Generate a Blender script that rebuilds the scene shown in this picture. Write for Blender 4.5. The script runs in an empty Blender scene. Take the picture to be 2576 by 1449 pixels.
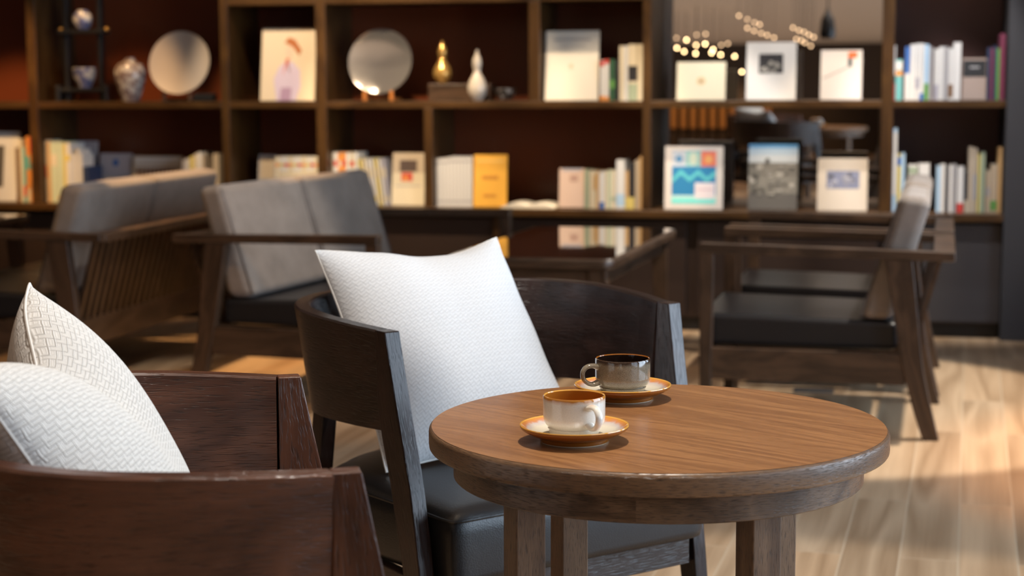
import bpy, math, random
from mathutils import Vector, Matrix
random.seed(7)
S = bpy.context.scene
COL = S.collection
R = math.radians

# ------------------------------------------------------------------ camera
FPX, YH, HC, ROLL = 4350.0, 208.0, 1.08, -0.004
PITCH = math.atan((724.5 - YH) / FPX)
cd = bpy.data.cameras.new('camera'); cam = bpy.data.objects.new('camera', cd); COL.objects.link(cam)
cd.sensor_width = 36.0; cd.lens = FPX / 2576 * 36.0
cd.clip_start = .05; cd.clip_end = 100
CM = Matrix.Rotation(math.pi / 2 - PITCH, 4, 'X') @ Matrix.Rotation(ROLL, 4, 'Z')
cam.matrix_world = Matrix.Translation((0, 0, HC)) @ CM
cd.dof.use_dof = True; cd.dof.focus_distance = 2.32; cd.dof.aperture_fstop = 4.9; cd.dof.aperture_blades = 9
S.camera = cam
S.view_settings.view_transform = 'Standard'; S.view_settings.look = 'None'
S.view_settings.gamma = 1; S.view_settings.use_curve_mapping = False
S.view_settings.exposure = 0.0

# bookcase frame: u along the bookcase, v into the wall
BD = Vector((1, -.215, 0)).normalized(); BW = Vector((.215, 1, 0)).normalized(); BO = Vector((.5, 7.5, 0))
BYAW = math.atan2(BD.y, BD.x)
def B(u, v, z=0.0): return BO + BD * u + BW * v + Vector((0, 0, z))

# ------------------------------------------------------------------ world and lights
wd = bpy.data.worlds.new('daylight'); S.world = wd; wd.use_nodes = True
wd.node_tree.nodes['Background'].inputs[0].default_value = (.62, .78, 1, 1)
wd.node_tree.nodes['Background'].inputs[1].default_value = .8

def area(name, loc, target, sx, sy, power, col, spread=180):
    l = bpy.data.lights.new(name, 'AREA'); l.shape = 'RECTANGLE'; l.size = sx; l.size_y = sy
    l.energy = power; l.color = col; l.spread = R(spread)
    o = bpy.data.objects.new(name, l); COL.objects.link(o); o.location = loc
    o.rotation_euler = (Vector(target) - Vector(loc)).to_track_quat('-Z', 'Y').to_euler(); return o
def spot(name, loc, target, power, col, angle=60, blend=.3, rad=.025):
    l = bpy.data.lights.new(name, 'SPOT'); l.energy = power; l.color = col
    l.spot_size = R(angle); l.spot_blend = blend; l.shadow_soft_size = rad
    o = bpy.data.objects.new(name, l); COL.objects.link(o); o.location = loc
    o.rotation_euler = (Vector(target) - Vector(loc)).to_track_quat('-Z', 'Y').to_euler(); return o
WARM = (1, .60, .27); WARM2 = (1, .76, .50); COOL = (.68, .83, 1)
RW = 3.45                                    # right (window) wall, u coordinate
# daylight through the windows of the right wall
WINS = ((-10.4, -8.3), (-8.0, -5.9), (-5.6, -3.5), (-3.2, -1.1))
for i, (va, vb) in enumerate(WINS):
    vm = (va + vb) / 2
    area('window_daylight', B(RW + .25, vm, 1.35), B(RW - 3, vm, .9), vb - va, 2.1, (5, 30, 125, 75)[i], COOL)
NEUT = (1, .90, .78)
# wide spotlights over the round table
spot('table_spotlight', (.19, 2.27, 2.66), (.19, 2.24, .0), 185, (1, .93, .84), 72, .12, .018)
spot('table_spotlight', (.34, 2.20, 2.66), (.22, 2.25, .6), 22, WARM2, 42, .5, .018)
# spotlights close in front of the bookcase (upper shelf) and farther out (counter)
for u, p, c in ((-2.45, 60, WARM), (-1.12, 80, WARM2), (-.55, 75, WARM2), (-.12, 145, WARM2), (.34, 40, NEUT), (.62, 78, NEUT), (.95, 40, NEUT), (1.32, 95, (1, .95, .92))):
    spot('bookcase_spotlight', B(u, -.40, 2.62), B(u, .08, 1.05), p, c, 30, .6, .022)
for u, p, c in ((-3.05, 260, WARM), (-2.45, 130, WARM), (-1.62, 230, WARM2), (-1.05, 220, WARM2), (-.68, 130, WARM2), (-.1, 120, WARM2), (.32, 190, NEUT), (.95, 150, WARM2), (1.32, 130, (1, .95, .92))):
    spot('bookcase_spotlight', B(u, -1.15, 2.62), B(u, .08, {-1.62: 1.1, -.1: .62, .32: .64, .95: .60}.get(u, .85)), p, c, 24 if u in (-.1, .32, .95) else 28, .5, .022)
# downlights over the lounge seats and the floor, with added fill spots among them
spot('lounge_spot_and_fill', (-1.72, 6.70, 2.66), (-1.12, 6.68, 0), 430, WARM, 34, .25, .03)
spot('lounge_spot_and_fill', (-1.9, 5.3, 2.66), (-1.7, 5.6, .3), 70, WARM, 38, .5, .03)
spot('lounge_spot_and_fill', (.3, 6.0, 2.66), (.3, 6.0, .4), 60, WARM2, 34, .5, .03)
spot('lounge_spot_and_fill', (1.95, 5.30, 2.66), (.95, 5.75, .0), 400, NEUT, 46, .12, .04)
spot('lounge_spot_and_fill', (.05, 5.7, 2.66), (-.75, 5.95, .55), 120, NEUT, 34, .5, .03)  # added unseen fill, brightens the front of the grey sofa
spot('lounge_spot_and_fill', (2.35, 4.5, 2.66), (2.35, 4.6, 0), 300, (1, .48, .14), 54, .5, .06)  # added unseen orange fill for the warm tone of the floor
spot('lounge_spot_and_fill', (-.9, 4.5, 2.66), (-.8, 5.6, .5), 60, WARM, 34, .5, .03)  # added unseen warm fill for the wooden sofa arm
spot('lounge_spot_and_fill', B(-2.9, -1.7, 2.66), B(-2.7, -1.5, .5), 80, WARM, 36, .5, .03)
# added unseen fill that brightens the mirrored ceiling behind the camera
area('ceiling_fill', B(-.6, -8.2, 1.95), B(-.6, -8.2, 2.7), 6, 9, 120, (1, .80, .62))

# ------------------------------------------------------------------ pixel maths (places things measured from the photograph)
def ray(px, py):
    v = Vector(((px - 1288) / FPX, -(py - 724.5) / FPX, -1)); return (CM.to_3x3() @ v)
CP = Vector((0, 0, HC))
def bk(px, py, v):                           # -> (u, z) on the plane v of the bookcase frame
    r = ray(px, py); P0 = BO + BW * v; k = (P0 - CP).dot(BW) / r.dot(BW); P = CP + r * k
    return (P - P0).dot(BD), P.z
def atY(px, py, Y):
    r = ray(px, py); return CP + r * (Y / r.y)

# ------------------------------------------------------------------ materials
MATS = {}
def nodes(name):
    m = bpy.data.materials.new(name); m.use_nodes = True; nt = m.node_tree
    return m, nt, nt.nodes['Principled BSDF']
def setp(b, **k):
    for a, v in k.items():
        n = {'col': 'Base Color', 'rough': 'Roughness', 'metal': 'Metallic', 'coat': 'Coat Weight', 'coatr': 'Coat Roughness',
             'ior': 'IOR', 'spec': 'Specular IOR Level', 'em': 'Emission Color', 'ems': 'Emission Strength', 'sheen': 'Sheen Weight'}[a]
        if n.endswith('Color') and len(v) == 3: v = (*v, 1)
        b.inputs[n].default_value = v
def N(nt, t, **k):
    n = nt.nodes.new(t)
    for a, v in k.items():
        if a in n.inputs: n.inputs[a].default_value = v
        else: setattr(n, a, v)
    return n
def plain(name, col, rough=.5, **k):
    if name in MATS: return MATS[name]
    m, nt, b = nodes(name); setp(b, col=col, rough=rough, **k)
    tc = N(nt, 'ShaderNodeTexCoord'); n = N(nt, 'ShaderNodeTexNoise'); n.inputs['Scale'].default_value = 60
    nt.links.new(tc.outputs['Object'], n.inputs['Vector'])
    mp = N(nt, 'ShaderNodeMapRange'); mp.inputs[3].default_value = max(0, rough - .05); mp.inputs[4].default_value = min(1, rough + .05)
    nt.links.new(n.outputs[0], mp.inputs[0]); nt.links.new(mp.outputs[0], b.inputs['Roughness'])
    MATS[name] = m; return m
def ramp(nt, stops):
    r = N(nt, 'ShaderNodeValToRGB'); e = r.color_ramp.elements
    while len(e) < len(stops): e.new(.5)
    for i, (p, c) in enumerate(stops): e[i].position = p; e[i].color = (*c, 1) if len(c) == 3 else c
    return r
def wood(name, c1, c2, rough=.4, ring=7.0, fine=1.0, pore=.35, bump=.25, coat=0.0, distort=1.0, poredark=.45, low=(2.2, 9), fmix=.55, fdet=5):
    """grain along U of the UV map (metres)"""
    if name in MATS: return MATS[name]
    m, nt, b = nodes(name); L = nt.links.new
    uv = N(nt, 'ShaderNodeUVMap'); oi = N(nt, 'ShaderNodeObjectInfo')
    add = N(nt, 'ShaderNodeVectorMath', operation='ADD'); sc = N(nt, 'ShaderNodeVectorMath', operation='SCALE')
    cmb = N(nt, 'ShaderNodeCombineXYZ')
    L(oi.outputs['Random'], cmb.inputs[0]); L(oi.outputs['Random'], cmb.inputs[1])
    L(cmb.outputs[0], sc.inputs[0]); sc.inputs['Scale'].default_value = 13.7
    L(uv.outputs[0], add.inputs[0]); L(sc.outputs[0], add.inputs[1])
    def mapped(su, sv):
        mp = N(nt, 'ShaderNodeMapping'); mp.inputs['Scale'].default_value = (su, sv, 1); L(add.outputs[0], mp.inputs[0]); return mp
    n1 = N(nt, 'ShaderNodeTexNoise'); L(mapped(*low).outputs[0], n1.inputs['Vector']); n1.inputs['Scale'].default_value = 1; n1.inputs['Detail'].default_value = 3; n1.inputs['Distortion'].default_value = distort
    # cathedral rings from folded low-frequency noise
    ml = N(nt, 'ShaderNodeMath', operation='MULTIPLY'); L(n1.outputs[0], ml.inputs[0]); ml.inputs[1].default_value = ring
    fr = N(nt, 'ShaderNodeMath', operation='PINGPONG'); L(ml.outputs[0], fr.inputs[0]); fr.inputs[1].default_value = 1
    n2 = N(nt, 'ShaderNodeTexNoise'); L(mapped(7 * fine, 170 * fine).outputs[0], n2.inputs['Vector']); n2.inputs['Scale'].default_value = 1; n2.inputs['Detail'].default_value = 5; n2.inputs['Roughness'].default_value = .65
    mx = N(nt, 'ShaderNodeMix'); mx.data_type = 'FLOAT'; mx.inputs[0].default_value = fmix
    L(fr.outputs[0], mx.inputs[2]); L(n2.outputs[0], mx.inputs[3])
    rp = ramp(nt, ((.18, c1), (.78, c2))); L(mx.outputs[0], rp.inputs[0])
    n3 = N(nt, 'ShaderNodeTexNoise'); L(mapped(45 * fine, 620 * fine).outputs[0], n3.inputs['Vector']); n3.inputs['Scale'].default_value = 1; n3.inputs['Detail'].default_value = 2
    pr = ramp(nt, ((.53, (1, 1, 1)), (.66, (poredark,) * 3))); L(n3.outputs[0], pr.inputs[0])
    mm = N(nt, 'ShaderNodeMix'); mm.data_type = 'RGBA'; mm.blend_type = 'MULTIPLY'; mm.inputs[0].default_value = pore
    L(rp.outputs[0], mm.inputs[6]); L(pr.outputs[0], mm.inputs[7]); L(mm.outputs[2], b.inputs['Base Color'])
    bp = N(nt, 'ShaderNodeBump'); bp.inputs['Strength'].default_value = bump; bp.inputs['Distance'].default_value = .0006
    L(pr.outputs[0], bp.inputs['Height']); L(bp.outputs[0], b.inputs['Normal'])
    setp(b, rough=rough, coat=coat, coatr=.25)
    MATS[name] = m; return m

M_top = wood('walnut_veneer', (.165, .068, .024), (.31, .146, .055), rough=.33, ring=11, pore=.6, bump=.06, distort=.35, low=(1.2, 25), fmix=.60)
M_edge = wood('grey_brown_oak', (.095, .050, .025), (.215, .125, .068), rough=.33, ring=5, fine=1.6, pore=.9, bump=.8, poredark=.22)
M_apron = wood('brown_oak_apron', (.055, .030, .016), (.175, .105, .060), rough=.36, ring=14, fine=1.6, pore=.85, bump=.8, poredark=.25)
M_tleg = wood('table_leg_oak', (.085, .046, .025), (.20, .120, .068), rough=.42, ring=6, fine=1.3, pore=.8, bump=.5, poredark=.3)
M_dark = wood('dark_stained_oak', (.011, .006, .0052), (.034, .018, .015), rough=.28, ring=8, fine=.8, pore=.75, bump=.8)
M_brown = wood('reddish_brown_oak', (.038, .012, .006), (.112, .042, .022), rough=.28, ring=8, fine=.8, pore=.75, bump=.9)
M_lounge = wood('brown_lounge_oak', (.028, .0155, .009), (.080, .045, .026), rough=.36, ring=10, fine=.6, pore=.5, bump=.3)
M_case = wood('bookcase_oak', (.033, .0135, .0035), (.076, .035, .0085), rough=.38, ring=6, fine=.5, pore=.4, bump=.2)
M_back = plain('bookcase_back_lacquer', (.15, .036, .012), .30)
M_back2 = plain('bookcase_back_plum', (.11, .055, .050), .5)
M_cab = plain('cabinet_door_brown', (.028, .016, .012), .45)
M_cab2 = plain('cabinet_door_slate', (.045, .042, .046), .5)
M_slate = plain('slate_paint', (.035, .035, .040), .6)
M_mirror = plain('mirror_silver', (.62, .60, .58), .02, metal=1.0)
for l_ in list(M_mirror.node_tree.links):
    if l_.to_socket.name == 'Roughness': M_mirror.node_tree.links.remove(l_)
M_mirror.node_tree.nodes['Principled BSDF'].inputs['Roughness'].default_value = .003
M_black = plain('black_metal', (.01, .01, .011), .4)
M_gold = plain('brass_finial', (.75, .5, .2), .3, metal=1.0)

def leather(name, col, rough=.38):
    m, nt, b = nodes(name); L = nt.links.new; setp(b, col=col, rough=rough)
    tc = N(nt, 'ShaderNodeTexCoord'); v = N(nt, 'ShaderNodeTexVoronoi'); v.inputs['Scale'].default_value = 420
    n = N(nt, 'ShaderNodeTexNoise'); n.inputs['Scale'].default_value = 9
    L(tc.outputs['Object'], v.inputs['Vector']); L(tc.outputs['Object'], n.inputs['Vector'])
    ad = N(nt, 'ShaderNodeMath', operation='MULTIPLY_ADD'); L(n.outputs[0], ad.inputs[0]); ad.inputs[1].default_value = 3; L(v.outputs[0], ad.inputs[2])
    bp = N(nt, 'ShaderNodeBump'); bp.inputs['Strength'].default_value = .22; bp.inputs['Distance'].default_value = .0008
    L(ad.outputs[0], bp.inputs['Height']); L(bp.outputs[0], b.inputs['Normal']); return m
M_leather = leather('black_leather', (.009, .010, .012), .36)
M_seatblk = leather('black_seat_leather', (.010, .010, .012), .33)

def fabric(name, c1, c2, scale=900):
    m, nt, b = nodes(name); L = nt.links.new; setp(b, rough=.95, sheen=.25)
    tc = N(nt, 'ShaderNodeTexCoord'); n = N(nt, 'ShaderNodeTexNoise'); n.inputs['Scale'].default_value = scale; n.inputs['Detail'].default_value = 3
    n2 = N(nt, 'ShaderNodeTexNoise'); n2.inputs['Scale'].default_value = 14
    L(tc.outputs['Object'], n.inputs['Vector']); L(tc.outputs['Object'], n2.inputs['Vector'])
    mx = N(nt, 'ShaderNodeMix'); mx.data_type = 'FLOAT'; mx.inputs[0].default_value = .35; L(n.outputs[0], mx.inputs[2]); L(n2.outputs[0], mx.inputs[3])
    rp = ramp(nt, ((.3, c1), (.7, c2))); L(mx.outputs[0], rp.inputs[0]); L(rp.outputs[0], b.inputs['Base Color'])
    bp = N(nt, 'ShaderNodeBump'); bp.inputs['Strength'].default_value = .3; bp.inputs['Distance'].default_value = .001
    L(n.outputs[0], bp.inputs['Height']); L(bp.outputs[0], b.inputs['Normal']); return m
M_grey = fabric('grey_upholstery', (.145, .120, .102), (.30, .25, .215), 380)
M_greyseam = fabric('grey_upholstery_seam', (.07, .06, .055), (.12, .10, .095), 380)

def fret_fabric(name, size, c_hi, c_lo, bumps, colmix):
    """interlocking key-fret weave; UV in metres, size = lattice unit"""
    m, nt, b = nodes(name); L = nt.links.new; setp(b, rough=.9, sheen=.15)
    def M(op, a, c=None, d=None):
        n = N(nt, 'ShaderNodeMath', operation=op)
        for i, x in enumerate((a, c, d)):
            if x is None: continue
            if isinstance(x, (int, float)): n.inputs[i].default_value = x
            else: L(x, n.inputs[i])
        return n.outputs[0]
    uv = N(nt, 'ShaderNodeUVMap'); mp = N(nt, 'ShaderNodeMapping'); mp.inputs['Scale'].default_value = (1 / size, 1 / size, 1)
    L(uv.outputs[0], mp.inputs[0])
    # slight waviness so that the weave is not machine perfect
    nz = N(nt, 'ShaderNodeTexNoise'); nz.inputs['Scale'].default_value = .25; L(mp.outputs[0], nz.inputs['Vector'])
    wa = N(nt, 'ShaderNodeVectorMath', operation='MULTIPLY_ADD'); L(nz.outputs['Color'], wa.inputs[0]); wa.inputs[1].default_value = (.7, .7, 0); L(mp.outputs[0], wa.inputs[2])
    sp = N(nt, 'ShaderNodeSeparateXYZ'); L(wa.outputs[0], sp.inputs[0]); x, y = sp.outputs[0], sp.outputs[1]
    def lattice(ox, oy):
        xx = M('ADD', x, ox); yy = M('ADD', y, oy)
        s = M('MULTIPLY_ADD', yy, .2, M('MULTIPLY', xx, .4)); t = M('MULTIPLY_ADD', yy, .4, M('MULTIPLY', xx, -.2))
        s = M('SUBTRACT', M('FRACT', s), .5); t = M('SUBTRACT', M('FRACT', t), .5)
        return M('SUBTRACT', M('MULTIPLY', s, 2), t), M('MULTIPLY_ADD', t, 2, s)
    def bar(lx, ly, hx, hy):                 # signed distance to a box
        return M('MAXIMUM', M('SUBTRACT', M('ABSOLUTE', lx), hx), M('SUBTRACT', M('ABSOLUTE', ly), hy))
    a, c = lattice(0, 0); d1 = bar(a, c, .42, .93)
    a, c = lattice(1.5, -.5); d2 = bar(a, c, .93, .42)
    a, c = lattice(-.93, -.5); d3 = bar(a, c, .55, .42)
    d = M('MINIMUM', M('MINIMUM', d1, d2), d3)
    def groove(dd, off, wd):
        g_ = N(nt, 'ShaderNodeMapRange'); g_.interpolation_type = 'SMOOTHSTEP'; L(M('ABSOLUTE', M('SUBTRACT', dd, off)), g_.inputs[0])
        g_.inputs[1].default_value = 0; g_.inputs[2].default_value = wd; g_.inputs[3].default_value = 1; g_.inputs[4].default_value = 0; return g_.outputs[0]
    # every bar is outlined by a groove, with a finer echo line inside and outside
    g1 = groove(d, .07, .13); g2_ = groove(d, -.22, .07); thr = M('SINE', M('MULTIPLY', M('ADD', x, y), 60))
    h = M('SUBTRACT', M('SUBTRACT', M('MULTIPLY_ADD', thr, .03, 1), M('MULTIPLY', g1, .85)), M('MULTIPLY', g2_, .35))
    rp = ramp(nt, ((.0, c_lo), (.8, c_hi))); L(h, rp.inputs[0])
    mx = N(nt, 'ShaderNodeMix'); mx.data_type = 'RGBA'; mx.inputs[0].default_value = colmix; mx.inputs[6].default_value = (*c_hi, 1)
    L(rp.outputs[0], mx.inputs[7]); L(mx.outputs[2], b.inputs['Base Color'])
    bp = N(nt, 'ShaderNodeBump'); bp.inputs['Strength'].default_value = bumps; bp.inputs['Distance'].default_value = .0012
    L(h, bp.inputs['Height']); L(bp.outputs[0], b.inputs['Normal']); return m
M_cushA = fret_fabric('cream_fret_weave', .0062, (.68, .665, .63), (.34, .325, .30), 1.0, .6)
M_cushB = fret_fabric('white_fret_weave', .0058, (.63, .64, .65), (.30, .305, .32), .7, .7)
M_pipe = fabric('cream_piping', (.60, .58, .54), (.75, .73, .69), 1500)

def glaze(name, outer, rimc, inner, zr, zlow, speck=.3):
    """cup and saucer glaze: outer body colour, amber rim band, local z mapped"""
    m, nt, b = nodes(name); L = nt.links.new; setp(b, rough=.08, coat=.6, coatr=.04)
    tc = N(nt, 'ShaderNodeTexCoord'); sp = N(nt, 'ShaderNodeSeparateXYZ'); L(tc.outputs['Object'], sp.inputs[0])
    n = N(nt, 'ShaderNodeTexNoise'); n.inputs['Scale'].default_value = 1100; n.inputs['Detail'].default_value = 2; L(tc.outputs['Object'], n.inputs['Vector'])
    n2 = N(nt, 'ShaderNodeTexNoise'); n2.inputs['Scale'].default_value = 60; L(tc.outputs['Object'], n2.inputs['Vector'])
    z = N(nt, 'ShaderNodeMapRange'); L(sp.outputs[2], z.inputs[0]); z.inputs[1].default_value = zlow; z.inputs[2].default_value = zr
    ad = N(nt, 'ShaderNodeMath', operation='MULTIPLY_ADD'); L(n2.outputs[0], ad.inputs[0]); ad.inputs[1].default_value = .10; L(z.outputs[0], ad.inputs[2])
    sb = N(nt, 'ShaderNodeMath', operation='SUBTRACT'); L(ad.outputs[0], sb.inputs[0]); sb.inputs[1].default_value = .05
    rp = ramp(nt, ((.0, outer[0]), (.35, outer[1]), (.88, outer[1]), (.945, outer[2]), (.985, rimc), (1, rimc))); L(sb.outputs[0], rp.inputs[0])
    sk = ramp(nt, ((.42, (.5, .47, .42)), (.56, (1, 1, 1)))); L(n.outputs[0], sk.inputs[0])
    mm = N(nt, 'ShaderNodeMix'); mm.data_type = 'RGBA'; mm.blend_type = 'MULTIPLY'; mm.inputs[0].default_value = speck
    L(rp.outputs[0], mm.inputs[6]); L(sk.outputs[0], mm.inputs[7]); L(mm.outputs[2], b.inputs['Base Color']); return m
M_cupw = glaze('white_cup_glaze', ((.52, .50, .42), (.76, .73, .65), (.66, .50, .38)), (.50, .20, .03), None, .050, .0, .16)
M_cupg = glaze('grey_cup_glaze', ((.20, .18, .13), (.22, .185, .135), (.10, .075, .055)), (.05, .03, .02), None, .050, .0, .65)
M_inw = plain('amber_inner_glaze', (.36, .12, .014), .08, coat=.5)
M_ing = plain('black_brown_inner_glaze', (.012, .006, .004), .06, coat=.5)
M_foot = plain('unglazed_foot', (.62, .55, .42), .5)
M_amber = plain('amber_glaze', (.27, .085, .010), .10, coat=.5)
M_rimg = plain('golden_rim_glaze', (.70, .36, .07), .10, coat=.5)
def saucer_glaze():
    m, nt, b = nodes('saucer_top_glaze'); L = nt.links.new; setp(b, rough=.09, coat=.6, coatr=.04)
    tc = N(nt, 'ShaderNodeTexCoord'); ln = N(nt, 'ShaderNodeVectorMath', operation='LENGTH')
    mp = N(nt, 'ShaderNodeMapping'); mp.inputs['Scale'].default_value = (1, 1, 0); L(tc.outputs['Object'], mp.inputs[0]); L(mp.outputs[0], ln.inputs[0])
    n = N(nt, 'ShaderNodeTexNoise'); n.inputs['Scale'].default_value = 90; L(tc.outputs['Object'], n.inputs['Vector'])
    ad = N(nt, 'ShaderNodeMath', operation='MULTIPLY_ADD'); L(n.outputs[0], ad.inputs[0]); ad.inputs[1].default_value = .008; L(ln.outputs['Value'], ad.inputs[2])
    mr = N(nt, 'ShaderNodeMapRange'); L(ad.outputs[0], mr.inputs[0]); mr.inputs[1].default_value = .03; mr.inputs[2].default_value = .073
    rp = ramp(nt, ((.0, (.62, .57, .45)), (.62, (.68, .62, .50)), (.76, (.55, .48, .46)), (.84, (.58, .24, .10)), (.92, (.62, .25, .03)), (1, (.62, .30, .05))))
    L(mr.outputs[0], rp.inputs[0]); L(rp.outputs[0], b.inputs['Base Color']); return m
M_sauc = saucer_glaze()

def floor_mat():
    m, nt, b = nodes('oak_floor_planks'); L = nt.links.new; setp(b, rough=.34)
    tc = N(nt, 'ShaderNodeTexCoord'); mp = N(nt, 'ShaderNodeMapping'); mp.inputs['Rotation'].default_value = (0, 0, R(-90 + 14.8)); L(tc.outputs['Object'], mp.inputs[0])
    br = N(nt, 'ShaderNodeTexBrick'); L(mp.outputs[0], br.inputs['Vector']); br.inputs['Scale'].default_value = 1
    br.inputs['Brick Width'].default_value = 1.5; br.inputs['Row Height'].default_value = .13; br.inputs['Mortar Size'].default_value = .0022; br.offset = .37
    br.inputs['Color1'].default_value = (0, 0, 0, 1); br.inputs['Color2'].default_value = (1, 1, 1, 1); br.inputs['Mortar'].default_value = (.5, .5, .5, 1)
    sp = N(nt, 'ShaderNodeVectorMath', operation='MULTIPLY_ADD'); L(br.outputs['Color'], sp.inputs[0]); sp.inputs[1].default_value = (7, 5, 3); L(mp.outputs[0], sp.inputs[2])
    m1 = N(nt, 'ShaderNodeMapping'); m1.inputs['Scale'].default_value = (.75, 8, 1); L(sp.outputs[0], m1.inputs[0])
    n1 = N(nt, 'ShaderNodeTexNoise'); n1.inputs['Scale'].default_value = 1; n1.inputs['Detail'].default_value = 1; n1.inputs['Distortion'].default_value = .25; L(m1.outputs[0], n1.inputs['Vector'])
    ml = N(nt, 'ShaderNodeMath', operation='MULTIPLY'); L(n1.outputs[0], ml.inputs[0]); ml.inputs[1].default_value = 7
    pp = N(nt, 'ShaderNodeMath', operation='PINGPONG'); L(ml.outputs[0], pp.inputs[0]); pp.inputs[1].default_value = 1
    m2 = N(nt, 'ShaderNodeMapping'); m2.inputs['Scale'].default_value = (3, 120, 1); L(sp.outputs[0], m2.inputs[0])
    n2 = N(nt, 'ShaderNodeTexNoise'); n2.inputs['Scale'].default_value = 1; n2.inputs['Detail'].default_value = 4; L(m2.outputs[0], n2.inputs['Vector'])
    mx = N(nt, 'ShaderNodeMix'); mx.data_type = 'FLOAT'; mx.inputs[0].default_value = .5; L(pp.outputs[0], mx.inputs[2]); L(n2.outputs[0], mx.inputs[3])
    rp = ramp(nt, ((.2, (.40, .265, .155)), (.75, (.62, .45, .29)))); L(mx.outputs[0], rp.inputs[0])
    tone = ramp(nt, ((0, (.78, .74, .70)), (.5, (1, 1, 1)), (1, (1.0, .88, .76)))); L(br.outputs['Color'], tone.inputs[0])
    mm = N(nt, 'ShaderNodeMix'); mm.data_type = 'RGBA'; mm.blend_type = 'MULTIPLY'; mm.inputs[0].default_value = .8; L(rp.outputs[0], mm.inputs[6]); L(tone.outputs[0], mm.inputs[7])
    m3 = N(nt, 'ShaderNodeMix'); m3.data_type = 'RGBA'; L(br.outputs['Fac'], m3.inputs[0]); L(mm.outputs[2], m3.inputs[6]); m3.inputs[7].default_value = (.62, .48, .33, 1)  # pale seam colour paints the light that plank bevels catch
    L(m3.outputs[2], b.inputs['Base Color'])
    bp = N(nt, 'ShaderNodeBump'); bp.inputs['Strength'].default_value = .15; bp.inputs['Distance'].default_value = .001; L(n2.outputs[0], bp.inputs['Height']); L(bp.outputs[0], b.inputs['Normal'])
    return m
M_floor = floor_mat()
M_ceil = plain('ceiling_plaster', (.46, .40, .35), .9)
M_wall = plain('dark_brown_plaster', (.045, .032, .025), .85)
def pane_mat():
    m = bpy.data.materials.new('window_glass'); m.use_nodes = True; nt = m.node_tree; nt.nodes.clear()
    o = N(nt, 'ShaderNodeOutputMaterial'); t = N(nt, 'ShaderNodeBsdfTransparent'); g = N(nt, 'ShaderNodeBsdfGlossy'); g.inputs['Roughness'].default_value = .02
    f = N(nt, 'ShaderNodeFresnel'); f.inputs[0].default_value = 1.3; mx = N(nt, 'ShaderNodeMixShader')
    nt.links.new(f.outputs[0], mx.inputs[0]); nt.links.new(t.outputs[0], mx.inputs[1]); nt.links.new(g.outputs[0], mx.inputs[2]); nt.links.new(mx.outputs[0], o.inputs[0]); return m
M_pane = pane_mat()
def emis(name, col, s):
    m, nt, b = nodes(name); setp(b, col=(0, 0, 0), em=col, ems=s); return m

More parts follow.
